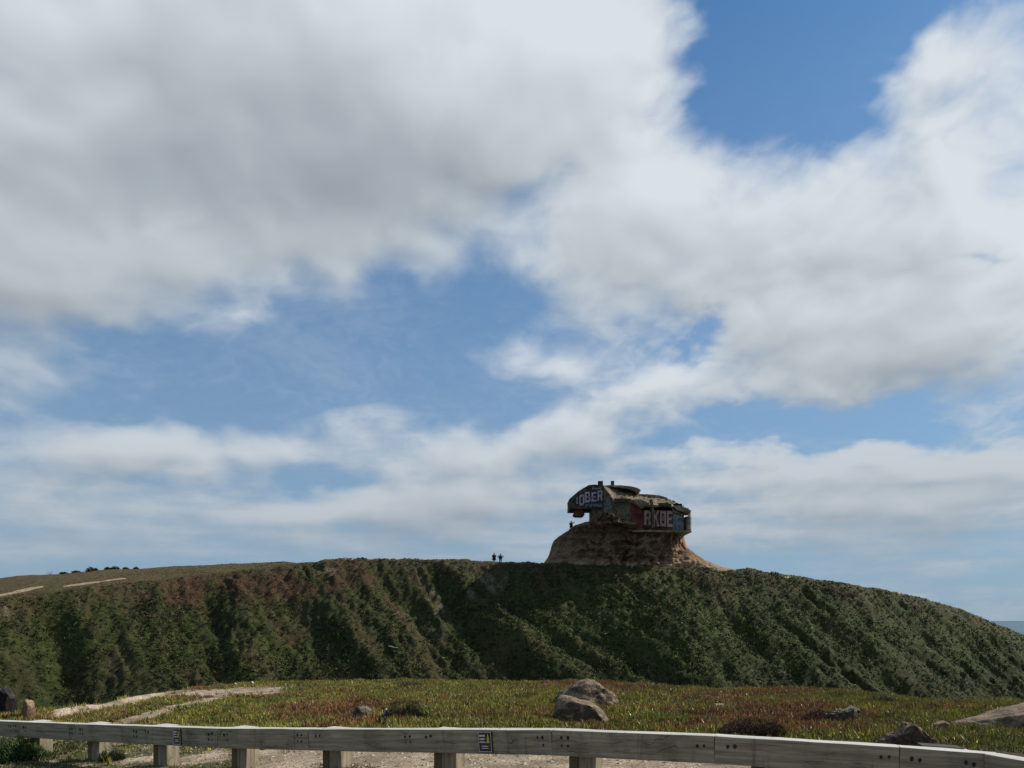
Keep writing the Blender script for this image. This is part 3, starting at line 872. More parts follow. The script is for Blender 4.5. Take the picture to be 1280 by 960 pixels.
def wood_mat(name, post=False):
    m, t = new_mat(name)
    tc = t.new('ShaderNodeTexCoord'); ob = tc.outputs['Object']
    oi = t.new('ShaderNodeObjectInfo')
    ofs = t.vm('ADD', ob, t.vm('SCALE', (13.1, 7.7, 3.3), scale=t.m('MULTIPLY', oi.outputs['Random'], 9.0)))
    st = (26, 26, 1.6) if post else (1.3, 26, 26)
    grain = t.noise(t.vm('MULTIPLY', ofs, st), 1.0, 6, 0.65, 0.6)
    fine_ = t.noise(t.vm('MULTIPLY', ofs, tuple(4 * s for s in st)), 1.0, 4, 0.6)
    blot = t.noise(ofs, 3.2, 5, 0.6)
    # long drying cracks
    wv = t.new('ShaderNodeTexWave', wave_type='BANDS', bands_direction='X' if post else 'Z')
    t.put(wv.inputs['Vector'], t.vm('ADD', ofs, t.vm('SCALE', t.noise(ofs, 1.1, 4, 0.6, color=True), scale=0.5)))
    wv.inputs['Scale'].default_value = 3.2; wv.inputs['Distortion'].default_value = 6.0; wv.inputs['Detail'].default_value = 4; wv.inputs['Detail Scale'].default_value = 0.7
    crack = t.m('MULTIPLY', t.mapr(wv.outputs['Fac'], 0.010, 0.0, 0, 1), t.mapr(blot, 0.50, 0.64, 0, 0.8))
    col = t.ramp(grain, [(0.30, (0.14, 0.118, 0.080)), (0.5, (0.265, 0.227, 0.158)), (0.7, (0.385, 0.338, 0.248))])
    col = t.mix(t.mapr(blot, 0.52, 0.70, 0, 0.55), col, (0.095, 0.088, 0.062))
    stain = t.noise(t.vm('MULTIPLY', ofs, (9.0, 9.0, 1.2)), 1.0, 4, 0.6)
    col = t.mix(t.mapr(stain, 0.60, 0.72, 0, 0.5), col, (0.060, 0.052, 0.038))
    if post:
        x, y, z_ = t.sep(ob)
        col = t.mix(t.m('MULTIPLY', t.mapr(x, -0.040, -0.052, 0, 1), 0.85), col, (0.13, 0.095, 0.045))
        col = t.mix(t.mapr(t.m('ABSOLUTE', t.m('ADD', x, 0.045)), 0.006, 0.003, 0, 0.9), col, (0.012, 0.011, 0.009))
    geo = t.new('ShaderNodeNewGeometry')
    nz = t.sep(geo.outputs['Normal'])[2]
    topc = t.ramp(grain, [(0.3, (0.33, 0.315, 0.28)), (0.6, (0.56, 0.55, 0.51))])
    col = t.mix(t.mapr(nz, 0.55, 0.85), col, topc)        # bleached top, with sunlit brightness painted in
    col = t.mix(t.m('MULTIPLY', crack, 0.85), col, (0.012, 0.011, 0.009))
    principled(t, col, 0.88, 0.2, t.m('SUBTRACT', t.m('ADD', grain, t.m('MULTIPLY', fine_, 0.4)), t.m('MULTIPLY', crack, 1.5)), 0.006, 0.8)
    return m


def plain_mat(name, col, rough=0.7, spec=0.3, var=0.0, scale=8.0):
    m, t = new_mat(name)
    c = (*col, 1)
    if var:
        geo = t.new('ShaderNodeNewGeometry')
        n_ = t.noise(geo.outputs['Position'], scale, 5, 0.6)
        c = t.mix(t.mapr(n_, 0.35, 0.65), tuple(x * (1 - var) for x in col), tuple(min(1, x * (1 + var)) for x in col))
        principled(t, c, rough, spec, n_, 0.02, 0.4)
    else:
        principled(t, col, rough, spec)
    return m


# ------------------------------------------------------------------ guard rail
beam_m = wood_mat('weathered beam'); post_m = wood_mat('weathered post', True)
bolt_m = plain_mat('rusty dark bolt', (0.026, 0.020, 0.016), 0.8)
rail = empty('guard_rail', (0, 8.2, 0), 'long low guard rail of weathered grey timber beams on square posts', 'guard rail')
rail_inv = Matrix.Translation(-Vector(rail.location))
BH, BT = 0.262, 0.16
joints = [pt(*f_) for f_ in FENCE]
_b = pt(1280, 951.0, 6.22); joints.append(joints[-1] + (_b - joints[-1]) * 5.0)


def frame_along(A, B):
    d = (B - A); L_ = d.length
    x_ = d.normalized(); y_ = Vector((-x_.y, x_.x, 0)).normalized(); z_ = x_.cross(y_)
    M = Matrix((x_, y_, z_)).transposed().to_4x4(); M.translation = A
    return M, L_


bolts = {0: [(12, 1), (18, 1)], 1: [(30, 1), (88, 1)], 2: [(101, 1), (168, 1), (183, 1), (262, 1)], 3: [(281, 1), (373, 1)], 4: [(396, 1), (508, 1), (534, 1), (673, 1)], 5: [(704, 1), (874, 1)], 6: [(912, 1), (1105, 1)], 7: [(1143, 1), (1211, 1)]}
for i, (A, B) in enumerate(zip(joints, joints[1:])):
    M, L_ = frame_along(A, B)
    bm = bmesh.new()
    g0 = 0.004
    e1 = L_ - g0 + (BT - 0.01 if i == len(joints) - 3 else 0)
    x0_ = g0
    if i == len(joints) - 2:
        x0_ = 0.008
    box(bm, x0_, e1, 0, BT, -BH, 0, 0.008)
    bmesh.ops.subdivide_edges(bm, edges=[e for e in bm.edges if e.calc_length() > 0.5], cuts=12, use_grid_fill=True)
    for v_ in bm.verts:    # worn edges, slightly bowed timber
        n_ = mn.noise(Vector((v_.co.x * 2.3 + i * 9, v_.co.y * 9, v_.co.z * 9)))
        v_.co.z += 0.004 * n_; v_.co.y += 0.003 * n_
    o_ = obj('beam', bm, beam_m, rail)
    o_.matrix_local = rail_inv @ M
    for (bpx, _) in bolts.get(i, ()):
        p_ = fence_pt(bpx)
        if p_ is None or i == len(joints) - 2:
            continue
        s0 = (M.inverted() @ p_).x
        k_ = 1.0
        for dx in (-0.02, 0.045):
            for dz in ((-0.075, -0.15) if bpx < 760 else (-0.09,)):
                if dz == -0.15 and random.random() < 0.35:
                    continue
                bs_ = random.uniform(0.75, 1.2) * (0.75 if dz == -0.15 else 1.15)
                bm = bmesh.new()
                bmesh.ops.create_cone(bm, cap_ends=True, segments=10, radius1=0.013 * bs_, radius2=0.010 * bs_, depth=0.012, matrix=Matrix.Translation((0, 0, 0)) @ Matrix.Rotation(math.pi / 2, 4, 'X'))
                for v_ in bm.verts:      # a rust run lengthens the mark
                    v_.co.z *= 1.7 if v_.co.z < 0 else 1.1
                c_ = obj('bolt', bm, bolt_m, o_); c_.location = (s0 + dx * k_ + random.uniform(-.004, .004), -0.003, dz + random.uniform(-.008, .008))
POSTS = [-14, 52, 125, 208, 307, 422, 562, 732, 960, 1190]
for px in POSTS:
    p_ = fence_pt(px)
    i = max(k for k, f_ in enumerate(FENCE) if f_[0] <= px) if px > -60 else 0
    i = min(i, len(FENCE) - 2)
    M, L_ = frame_along(joints[i], joints[i + 1])
    zg = float(H_near(p_.x, p_.y + 0.25)) - 0.25
    bm = bmesh.new()
    box(bm, -0.15, 0.15, -0.11, 0.11, zg - p_.z, -0.034, 0.012)
    bmesh.ops.subdivide_edges(bm, edges=[e for e in bm.edges if e.calc_length() > 0.2], cuts=5, use_grid_fill=True)
    for v_ in bm.verts:
        n_ = mn.noise(Vector((v_.co.x * 7 + px, v_.co.y * 7, v_.co.z * 3)))
        v_.co.x += 0.006 * n_; v_.co.y += 0.006 * n_
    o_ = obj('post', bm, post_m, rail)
    ang = math.atan2((joints[i + 1] - joints[i]).y, (joints[i + 1] - joints[i]).x)
    off = Vector((-math.sin(ang), math.cos(ang), 0)) * (BT + 0.122)
    al = Vector((math.cos(ang), math.sin(ang), 0)); c0_ = p_ + off
    for _ in range(6):       # slide along the beam to where the post stands in the photograph
        c0_ = c0_ - al * ((float(px_of(c0_.x, c0_.y, 0)[0]) - px) / FPX * c0_.y)
    p_ = c0_ - off; o_.location = p_ + off - Vector(rail.location); o_.rotation_euler = (0, 0, ang + R(random.uniform(-2, 2)))

# dark timber block fixed behind the beam at the last post on the right
_p = fence_pt(1186)
_i = len(FENCE) - 2
M, L_ = frame_along(joints[_i], joints[_i + 1])
bm = bmesh.new(); box(bm, -0.17, 0.17, BT + 0.001, BT + 0.17, -0.16, 0.010, 0.006)
o_ = obj('backing_block', bm, plain_mat('dark wet wood', (0.035, 0.032, 0.028), 0.8, var=0.3), rail)
M2 = M.copy(); M2.translation = _p
o_.matrix_local = rail_inv @ M2

# warning signs ------------------------------------------------------
sign_brown = plain_mat('brown sign enamel', (0.055, 0.030, 0.024), 0.55)
sign_white = plain_mat('worn white sign print', (0.62, 0.58, 0.56), 0.6)
sign_black = plain_mat('black sign panel', (0.012, 0.011, 0.010), 0.6)
sign_yel = plain_mat('yellow warning figure', (0.50, 0.44, 0.07), 0.6)
sign_shadow = plain_mat('dark sign shadow', (0.012, 0.010, 0.009), 0.7)


def quad(bm, x0, x1, z0, z1, y=0.0, th=0.003):
    box(bm, x0, x1, y - th, y, z0, z1)


def warning_sign(px, label):
    p_ = fence_pt(px)
    i = max(k for k, f_ in enumerate(FENCE) if f_[0] <= px)
    A, B = joints[i], joints[i + 1]
    M, L_ = frame_along(A, B)
    s0 = (M.inverted() @ p_).x
    w, h = 0.155, 0.215
    root = empty('warning_sign', (0, 0, 0), label, 'sign', 'small brown warning signs on the rail')
    root.matrix_world = M @ Matrix.Translation((s0, -0.006, -0.022))
    bm = bmesh.new(); box(bm, -w / 2 - 0.004, w / 2 + 0.010, -0.008, 0.0, -h - 0.006, 0.002, 0.003)  # dark plate offset right and down, drawn as the sign's shadow
    obj('shadow_plate', bm, sign_shadow, root)
    bm = bmesh.new(); box(bm, -w / 2, w / 2, -0.012, -0.0085, -h, 0.0); obj('panel', bm, sign_brown, root)
    bm = bmesh.new()
    y = -0.0125
    for a in ((-w / 2, w / 2, -0.005, 0), (-w / 2, w / 2, -h, -h + 0.006), (w / 2 - 0.005, w / 2, -h + 0.0061, -0.0051), (-w / 2, -w / 2 + 0.003, -h + 0.0061, -0.0051)):
        quad(bm, a[0], a[1], a[2], a[3], y, 0.002)
    obj('border', bm, sign_white, root)
    bm = bmesh.new(); quad(bm, 0.014, w / 2 - 0.012, -0.125, -0.012, y, 0.002); obj('pictogram_panel', bm, sign_black, root)
    # the yellow figure: triangle-shaped person over a slope
    bm = bmesh.new()
    pts = [(0.016, -0.118), (0.060, -0.118), (0.050, -0.088), (0.056, -0.066), (0.044, -0.040), (0.047, -0.026), (0.036, -0.020), (0.030, -0.030), (0.035, -0.044), (0.022, -0.074), (0.030, -0.082)]
    fr = [bm.verts.new((x, y - 0.0045, z_)) for x, z_ in pts]; bk = [bm.verts.new((x, y - 0.0025, z_)) for x, z_ in pts]
    bm.faces.new(fr); bm.faces.new(list(reversed(bk)))
    for k in range(len(pts)):
        bm.faces.new((fr[k], bk[k], bk[(k + 1) % len(pts)], fr[(k + 1) % len(pts)]))
    obj('pictogram', bm, sign_yel, root)
    rr = random.Random(int(px))
    for (x0, x1, z0, z1) in ((-0.068, 0.002, -0.052, -0.028), (-0.066, 0.0, -0.086, -0.066), (-0.066, 0.006, -0.118, -0.100), (-0.046, 0.040, -0.158, -0.146), (-0.046, 0.040, -0.180, -0.168)):
        bm = bmesh.new()
        x = x0
        while x < x1:     # worn lettering: strokes of unequal width
            ww = rr.uniform(0.006, 0.012)
            hh = rr.uniform(0.0, 0.003)
            quad(bm, x, min(x + ww, x1), z0 + hh, z1 - rr.uniform(0, 0.003), y, 0.002)
            x += ww + 0.0022
        obj('text_line', bm, sign_white, root)
    return root


warning_sign(606.5, 'brown warning sign with yellow figure on the rail right of the middle posts')
warning_sign(222, 'weathered brown warning sign on the rail above the third post from left')

# ------------------------------------------------------------------ rocks
def rock_mat(name, c0, c1, c2, scale=9.0):
    m, t = new_mat(name)
    tc = t.new('ShaderNodeTexCoord'); ob = tc.outputs['Object']
    a = t.noise(ob, scale * 0.3, 6, 0.62, 0.4); b_ = t.noise(ob, scale * 2.5, 6, 0.65); v = t.noise(t.vm('MULTIPLY', ob, (1, 1, 3.5)), scale * 0.6, 5, 0.6, 1.0)
    col = t.ramp(t.m('ADD', t.m('MULTIPLY', a, 0.6), t.m('MULTIPLY', v, 0.4)), [(0.32, c0), (0.5, c1), (0.68, c2)])
    col = t.mix(t.mapr(b_, 0.50, 0.34, 0, 0.7), col, tuple(x * 0.35 for x in c0))
    col = t.mix(t.mapr(b_, 0.60, 0.70, 0, 0.35), col, (0.50, 0.46, 0.38))
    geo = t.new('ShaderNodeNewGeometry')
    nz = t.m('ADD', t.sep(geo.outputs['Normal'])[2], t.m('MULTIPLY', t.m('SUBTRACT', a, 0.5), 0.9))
    col = t.mix(t.mapr(nz, 0.75, 0.25, 0, 1), col, t.mix(0.62, col, tuple(x * 0.18 for x in c0)))   # shade painted on the flanks, tops kept lighter
    crk = t.new('ShaderNodeTexVoronoi', feature='DISTANCE_TO_EDGE'); t.put(crk.inputs['Vector'], t.vm('ADD', ob, t.vm('SCALE', t.noise(ob, 5.0, 4, 0.6, color=True), scale=0.35))); crk.inputs['Scale'].default_value = scale * 0.38
    col = t.mix(t.mapr(crk.outputs['Distance'], 0.022, 0.004, 0, 0.8), col, tuple(x * 0.2 for x in c0))
    principled(t, col, 0.92, 0.15, t.m('ADD', t.m('ADD', a, b_), t.m('MULTIPLY', v, 0.6)), 0.03, 0.9)
    return m


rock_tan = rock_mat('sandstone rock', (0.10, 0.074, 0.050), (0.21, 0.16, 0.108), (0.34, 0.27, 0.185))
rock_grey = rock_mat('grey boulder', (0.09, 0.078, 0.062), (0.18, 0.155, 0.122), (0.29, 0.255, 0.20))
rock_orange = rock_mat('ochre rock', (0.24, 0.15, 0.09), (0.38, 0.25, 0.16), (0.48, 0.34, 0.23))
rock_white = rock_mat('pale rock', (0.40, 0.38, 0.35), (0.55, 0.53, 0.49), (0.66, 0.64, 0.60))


def make_rock(name, base, size, seed, mat, prof, label, cuts=12, sub=5, rz=0.0, rough=0.07, group=None, sink=0.12):
    """prof: top outline seen from the car park, (x -1..1, height 0..1)"""
    rr = np.random.default_rng(seed)
    bm = bmesh.new()
    bmesh.ops.create_icosphere(bm, subdivisions=sub, radius=1.0)
    planes = []
    for _ in range(cuts):
        nrm = unit(rr.normal(size=3) * np.array([1, 1, 0.7])); planes.append((Vector(nrm), rr.uniform(0.50, 0.80)))
    px_, pz_ = [a[0] for a in prof], [a[1] for a in prof]
    for v_ in bm.verts:
        p = v_.co.copy()
        for nrm, dd in planes:
            e = p.dot(nrm) - dd
            if e > 0:
                p -= nrm * e
        q_ = Vector((p.x * 1.25, p.y * 1.25, p.z))
        top = float(np.interp(q_.x, px_, pz_))
        zz = min(p.z / 0.48, 1.0 + 0.12 * (p.z - 0.48))
        z_ = (zz * top) if zz > 0 else zz * 0.35
        s1 = mn.fractal(Vector((q_.x * 2.6 + seed, q_.y * 2.6, z_ * 2.6)), 0.7, 2.1, 6)
        s2 = abs(mn.noise(Vector((q_.x * 3 + seed * 3, q_.y * 3, z_ * 9))))
        nrm = Vector((q_.x, q_.y, z_)).normalized()
        d = rough * 1.3 * s1 - rough * 1.6 * s2
        v_.co = Vector(((q_.x + nrm.x * d) * size[0] / 2, (q_.y + nrm.y * d) * size[1] / 2, (z_ + nrm.z * d) * size[2]))
    o_ = obj(name, bm, mat, None, base - Vector((0, 0, sink * size[2])), True)
    o_.rotation_euler = (0, 0, rz)
    tag(o_, label, 'rock', group)
    return o_


def px_m(px, p):
    """metres covered by so many pixels at the distance of p"""
    return px / FPX * (p.y * CT + (p.z - EYE) * ST)


def rock_at(px, pyb, wpx, hpx, depth, *a, **k):
    p = hit_near(px, pyb)
    w, h = px_m(wpx, p), px_m(hpx, p)
    return make_rock('rock', p + Vector((0, depth * w * 0.35, 0)), (w, w * depth, h), *a, **k)


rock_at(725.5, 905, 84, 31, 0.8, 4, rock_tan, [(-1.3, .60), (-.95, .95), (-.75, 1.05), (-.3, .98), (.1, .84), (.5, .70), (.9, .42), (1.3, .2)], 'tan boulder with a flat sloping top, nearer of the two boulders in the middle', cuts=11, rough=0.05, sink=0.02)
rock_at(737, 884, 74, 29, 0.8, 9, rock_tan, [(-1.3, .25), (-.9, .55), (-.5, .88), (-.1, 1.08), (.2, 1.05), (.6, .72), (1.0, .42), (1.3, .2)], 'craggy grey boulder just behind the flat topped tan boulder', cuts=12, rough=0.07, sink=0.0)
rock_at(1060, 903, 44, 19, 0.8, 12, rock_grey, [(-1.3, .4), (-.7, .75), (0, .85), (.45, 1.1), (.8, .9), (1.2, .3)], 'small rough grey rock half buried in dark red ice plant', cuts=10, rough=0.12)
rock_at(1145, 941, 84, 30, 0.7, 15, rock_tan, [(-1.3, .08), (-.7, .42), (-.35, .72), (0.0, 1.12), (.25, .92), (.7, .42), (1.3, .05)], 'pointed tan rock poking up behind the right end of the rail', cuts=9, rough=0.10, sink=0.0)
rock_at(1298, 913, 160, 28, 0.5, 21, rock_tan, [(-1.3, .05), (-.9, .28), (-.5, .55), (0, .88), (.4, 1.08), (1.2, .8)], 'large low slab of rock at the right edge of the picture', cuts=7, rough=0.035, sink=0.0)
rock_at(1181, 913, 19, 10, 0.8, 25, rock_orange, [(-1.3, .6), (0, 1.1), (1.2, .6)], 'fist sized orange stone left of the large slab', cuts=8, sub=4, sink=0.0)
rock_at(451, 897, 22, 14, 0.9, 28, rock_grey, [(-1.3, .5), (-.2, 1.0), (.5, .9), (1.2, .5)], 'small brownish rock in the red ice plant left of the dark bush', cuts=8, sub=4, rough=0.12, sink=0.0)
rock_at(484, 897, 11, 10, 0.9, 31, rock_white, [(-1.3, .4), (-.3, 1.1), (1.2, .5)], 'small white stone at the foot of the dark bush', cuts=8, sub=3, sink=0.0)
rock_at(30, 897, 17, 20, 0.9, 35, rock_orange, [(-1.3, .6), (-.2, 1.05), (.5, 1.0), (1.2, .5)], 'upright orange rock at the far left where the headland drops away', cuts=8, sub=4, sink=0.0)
rock_at(6, 894, 30, 32, 0.8, 47, rock_mat('shade dark rock', (0.022, 0.020, 0.018), (0.048, 0.044, 0.040), (0.11, 0.10, 0.09)), [(-1.3, .9), (-.6, 1.05), (0, .95), (.4, .7), (.8, .62), (1.3, .3)], 'dark craggy rock at the far left edge beside the orange rock', cuts=11, sub=4, rough=0.12, sink=0.0)  # near-black rock colour stands for the shade of the recess
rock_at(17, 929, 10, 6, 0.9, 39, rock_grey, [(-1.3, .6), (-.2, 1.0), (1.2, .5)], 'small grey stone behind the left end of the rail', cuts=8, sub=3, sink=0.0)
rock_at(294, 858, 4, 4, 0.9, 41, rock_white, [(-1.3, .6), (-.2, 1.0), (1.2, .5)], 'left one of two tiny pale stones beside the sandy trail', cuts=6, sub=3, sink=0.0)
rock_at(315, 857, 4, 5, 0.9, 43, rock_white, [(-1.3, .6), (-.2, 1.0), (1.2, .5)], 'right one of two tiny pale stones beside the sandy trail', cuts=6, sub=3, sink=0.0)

# ------------------------------------------------------------------ bushes of the foreground
def bush(name, loc, rx, ry, h, cols, n_, seed, label, lw=(0.02, 0.05), wd_=0.008, spread=0.9):
    r_ = np.random.default_rng(seed)
    th = r_.uniform(0, 2 * np.pi, n_); rad = np.sqrt(r_.random(n_)); hh = r_.random(n_)
    dome = np.sqrt(np.clip(1 - rad ** 2, 0, 1))
    c = np.stack([rx * rad * np.cos(th), ry * rad * np.sin(th), h * dome * hh * (0.75 + 0.35 * np.sin(th * 3 + seed))], -1)
    d = unit(np.stack([np.cos(th) * rad * spread, np.sin(th) * rad * spread, 0.5 + 0.5 * hh], -1) + 0.45 * r_.normal(size=(n_, 3)))
    L_ = r_.uniform(lw[0], lw[1], n_)
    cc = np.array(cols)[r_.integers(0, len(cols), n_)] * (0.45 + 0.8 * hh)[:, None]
    v, f, col = blades(c, d, L_, np.full(n_, wd_), cc, r_)
    o_ = mesh_np(name, v, f, [leafm], col)
    o_.location = loc
    tag(o_, label, 'bush')
    # the woody stems inside
    bm = bmesh.new()
    for k in range(9):
        a = k * 0.7; tip = Vector((rx * 0.6 * math.cos(a), ry * 0.6 * math.sin(a), h * 0.7))
        side = Vector((-math.sin(a), math.cos(a), 0)) * 0.006
        v0 = [bm.verts.new(s_) for s_ in (side, -side, tip - side * 0.3, tip + side * 0.3)]
        bm.faces.new(v0)
    obj('stem', bm, bolt_m, o_)
    return o_


p = hit_near(508, 897)
bush('low_bush', p, px_m(26, p), px_m(24, p), px_m(21, p), [(0.028, 0.026, 0.012), (0.045, 0.040, 0.016), (0.02, 0.018, 0.010)], 6000, 5, 'low dark twiggy bush beside the small white stone')
p = hit_near(508, 858)
bush('low_bush', p, px_m(22, p), px_m(16, p), px_m(8, p), [(0.05, 0.065, 0.04), (0.09, 0.10, 0.07), (0.03, 0.035, 0.02)], 2500, 6, 'flat grey green bush on the far brow of the headland')
p = hit_near(1103, 877)
bush('low_bush', p, px_m(17, p), px_m(14, p), px_m(9, p), [(0.09, 0.10, 0.075), (0.06, 0.075, 0.045)], 2200, 7, 'small silvery bush on the brow right of the half buried rock')
p = hit_near(940, 917)
bush('low_bush', p, px_m(42, p), px_m(34, p), px_m(19, p), [(0.075, 0.022, 0.018), (0.045, 0.016, 0.012), (0.03, 0.03, 0.012)], 7000, 8, 'dark red mound of ice plant just behind the rail')
p = hit_near(1030, 902)
bush('low_bush', p, px_m(32, p), px_m(24, p), px_m(17, p), [(0.075, 0.022, 0.018), (0.055, 0.018, 0.012), (0.03, 0.02, 0.012)], 5000, 9, 'dark red ice plant hummock against the half buried grey rock')
p = hit_near(16, 950)
bush('low_bush', p, px_m(40, p), px_m(34, p), px_m(26, p), [(0.04, 0.075, 0.02), (0.09, 0.13, 0.035), (0.03, 0.05, 0.018)], 6000, 10, 'leafy green weed bush below the left end of the rail', (0.03, 0.08), 0.016)
p = hit_near(140, 950)
bush('low_bush', p, px_m(15, p), px_m(14, p), px_m(14, p), [(0.025, 0.04, 0.014), (0.05, 0.07, 0.02)], 1600, 11, 'small dark weed at the foot of the third post', (0.02, 0.05), 0.010)

# bushes on the skyline of the hill
def sky_bush(px, py, rpx, hpx, label, seed, col=(0.022, 0.030, 0.014)):
    Yc = np.arange(120, 172, 0.1); u_ = (px - 640) / FPX
    v_ = (py - HZ) / FPX
    sl = (ST - v_ * CT) / (CT + v_ * ST); ux = u_ / (CT + v_ * ST)
    el_ = (H_hill(ux * Yc, Yc) - EYE) / Yc
    i = int(np.argmax(el_)); Yb = Yc[i]; Xb = ux * Yb; Zb = float(H_hill(Xb, Yb))
    rad = rpx / FPX * Yb
    r_ = np.random.default_rng(seed)
    v, f, c = clumps(np.array([0.0, rad * .5, -rad * .5]), np.array([0.0, .2, -.2]), np.array([0.0, 0, 0]), np.array([rad, rad * .7, rad * .6]), np.array([col] * 3), 260, r_, hpx / rpx, 0.12)
    o_ = mesh_np('bush', v, f, [leafm], c); o_.location = (Xb, Yb, Zb)
    tag(o_, label, 'bush', 'bushes along the skyline of the hill')
    return o_


sky_bush(113, 713, 4.2, 6, 'largest round dark bush on the left skyline of the hill', 1)
sky_bush(119, 714, 2.6, 3.5, 'small bush touching the right side of the largest skyline bush', 2)
sky_bush(135, 713, 3.6, 3.5, 'wide low bush, first one right of the largest skyline bush', 3)
sky_bush(144, 713, 4.2, 4, 'dark bush in the middle of the row right of the largest skyline bush', 4)
sky_bush(157, 712, 3.0, 2.5, 'thin low bush in the skyline row just left of the last bush', 5)
sky_bush(170, 711, 2.6, 3, 'last small bush at the right end of the skyline row', 6)
sky_bush(95, 715, 4.5, 2.6, 'flat bush just left of the largest skyline bush', 7)
sky_bush(80, 716, 4.0, 2.4, 'low green bush at the left end of the skyline row', 8, (0.03, 0.04, 0.018))
# a dry stalk plant
Yb = 158.0; pb_ = pt(62, 717, Yb); pb_.z = float(H_hill(pb_.x, Yb)) - 0.1
bm = bmesh.new(); rr = random.Random(4)
for k in range(26):
    a = rr.uniform(0, 6.28); tip = Vector((math.cos(a) * rr.uniform(.2, 1.1), math.sin(a) * .5, rr.uniform(.5, 1.25))); sd_ = Vector((0.014, 0, 0))
    bm.faces.new([bm.verts.new(v_) for v_ in (sd_ * -1, sd_, tip + sd_ * .4, tip - sd_ * .4)])
o_ = obj('dry_plant', bm, plain_mat('dry stalks', (0.10, 0.08, 0.05)), None, pb_)
tag(o_, 'thin dry leafless plant on the skyline at the far left', 'plant')

# litter lying on the slope
def slope_hit(px, py):
    Yc = np.arange(90, 170, 0.05); u_ = (px - 640) / FPX; v_ = (py - HZ) / FPX
    k_ = CT + v_ * ST
    Xc = u_ / k_ * Yc; zc = EYE + (ST - v_ * CT) / k_ * Yc
    w = np.nonzero(zc <= H_hill(Xc, Yc))[0]
    i = w[0] if len(w) else 0
    return Vector((Xc[i], Yc[i], zc[i]))


lit_m = plain_mat('bleached driftwood', (0.50, 0.48, 0.44), 0.8, var=0.15)
for (px, py, ln, ang, lab) in ((494.5, 769, 1.1, 28, 'short bleached stick on the slope, the upper one, tilted up to the right'), (491.5, 810.5, 1.45, -8, 'longer bleached stick on the slope, the lower one, lying flat')):
    p = slope_hit(px, py) + Vector((0, -0.25, 0.22))
    bm = bmesh.new()
    segs = 8; prev = None
    for k in range(segs + 1):
        s_ = (k / segs - 0.5) * ln; rad = 0.085 * (1 - 0.5 * k / segs); bend = 0.06 * math.sin(k * 0.9)
        ring = [bm.verts.new((s_, rad * math.cos(a), rad * math.sin(a) + bend)) for a in [j * math.pi / 3 for j in range(6)]]
        if prev:
            for j in range(6):
                bm.faces.new((prev[j], prev[(j + 1) % 6], ring[(j + 1) % 6], ring[j]))
        else:
            bm.faces.new(ring)
        prev = ring
    bm.faces.new(prev)
    o_ = obj('driftwood', bm, lit_m, None, p, True); o_.rotation_euler = (0, R(-ang), 0)
    tag(o_, lab, 'driftwood')
# ------------------------------------------------------------------ the mound of eroded sandstone
LV = [(738, 668, 935, 133.5, 149), (726, 670, 932, 133.5, 148.5), (714, 671, 920, 133.5, 148), (710, 674, 902, 133.6, 147.6), (706, 679, 890, 133.6, 147.3), (702, 681, 881, 133.7, 147), (697, 684.5, 872, 133.8, 146.8), (692, 687, 864.5, 134, 146.6), (686, 688.8, 857.5, 134.1, 146.4), (680, 690.5, 855, 134.1, 146.2),
      (676, 692.5, 854, 134.1, 146), (672, 697, 853.5, 134.0, 146), (669, 702, 853, 133.3, 145.8), (666.5, 706, 853, 132.8, 145.5), (665, 709, 850, 132.4, 145), (663.2, 711.5, 818, 132.0, 145), (661, 715, 806, 131.6, 144.5), (658.5, 719, 800, 131.4, 144), (656.5, 724, 794, 131.7, 143), (655, 729, 788, 131.8, 142), (653, 736, 780, 131.9, 141), (651, 741, 774, 132.0, 140), (648, 746, 768, 132.1, 139), (645, 750, 763, 132.4, 138), (643, 754, 759, 132.9, 137)]
NA = 420
rows = []
NSUB = 5
zs = []
prof = []
for a, b in zip(LV, LV[1:]):
    for k in range(NSUB):
        f_ = k / NSUB
        prof.append(tuple(a[i] + (b[i] - a[i]) * f_ for i in range(5)))
prof.append(LV[-1])
th = np.linspace(0, 2 * np.pi, NA, endpoint=False)
P_ = []
for (py, xl, xr, Yf_, Yb_) in prof:
    Yc_ = (Yf_ + Yb_) / 2
    L_, R_ = pt(xl, py, Yc_), pt(xr, py, Yc_)
    cx, hw = (L_.x + R_.x) / 2, (R_.x - L_.x) / 2
    dep = (Yb_ - Yf_) / 2
    sq = 1.0 / (np.abs(np.cos(th)) ** 2.6 + np.abs(np.sin(th)) ** 2.6) ** (1 / 2.6)
    P_.append(np.stack([cx + hw * sq * np.cos(th), Yc_ + dep * sq * np.sin(th), np.full(NA, L_.z)], -1))
P_ = np.array(P_)
zrel = P_[..., 2] - P_[0, 0, 2]
A1, A2, A3 = Perlin(61), Perlin(67), Perlin(71)
tt = np.arctan2(P_[..., 1] - 139, P_[..., 0] - P_[..., 0].mean(1, keepdims=True))
front = np.clip(-np.sin(tt), 0, 1)
cxm = (P_[..., 0].mean(1, keepdims=True))
s_arc = P_[..., 0] * 0.9 + (P_[..., 1] - 139) * 0.9 * np.sign(P_[..., 0] - cxm) * 0.6
gul = A1.fbm(s_arc * 0.30 + 3 - zrel * 0.12, zrel * 0.22, 6, 0.62, ridged=True)         # rain-cut gullies
lump = A2.fbm(s_arc * 0.22 + 30, zrel * 0.42, 5, 0.55)
stra = A3.fbm(s_arc * 0.10, zrel * 1.5, 4, 0.6)                       # hard and soft beds
amp = smooth(0.0, 2.0, zrel) * (0.25 + 0.75 * front) * (1 - 0.4 * smooth(8.0, 9.6, zrel))
disp = amp * 1.15 * (2.5 * gul + 2.0 * lump + 0.45 * stra + 0.30 * A1.fbm(s_arc * 1.1, zrel * 1.1 + 7, 4, 0.6))
dirx = P_[..., 0] - cxm; diry = P_[..., 1] - 139
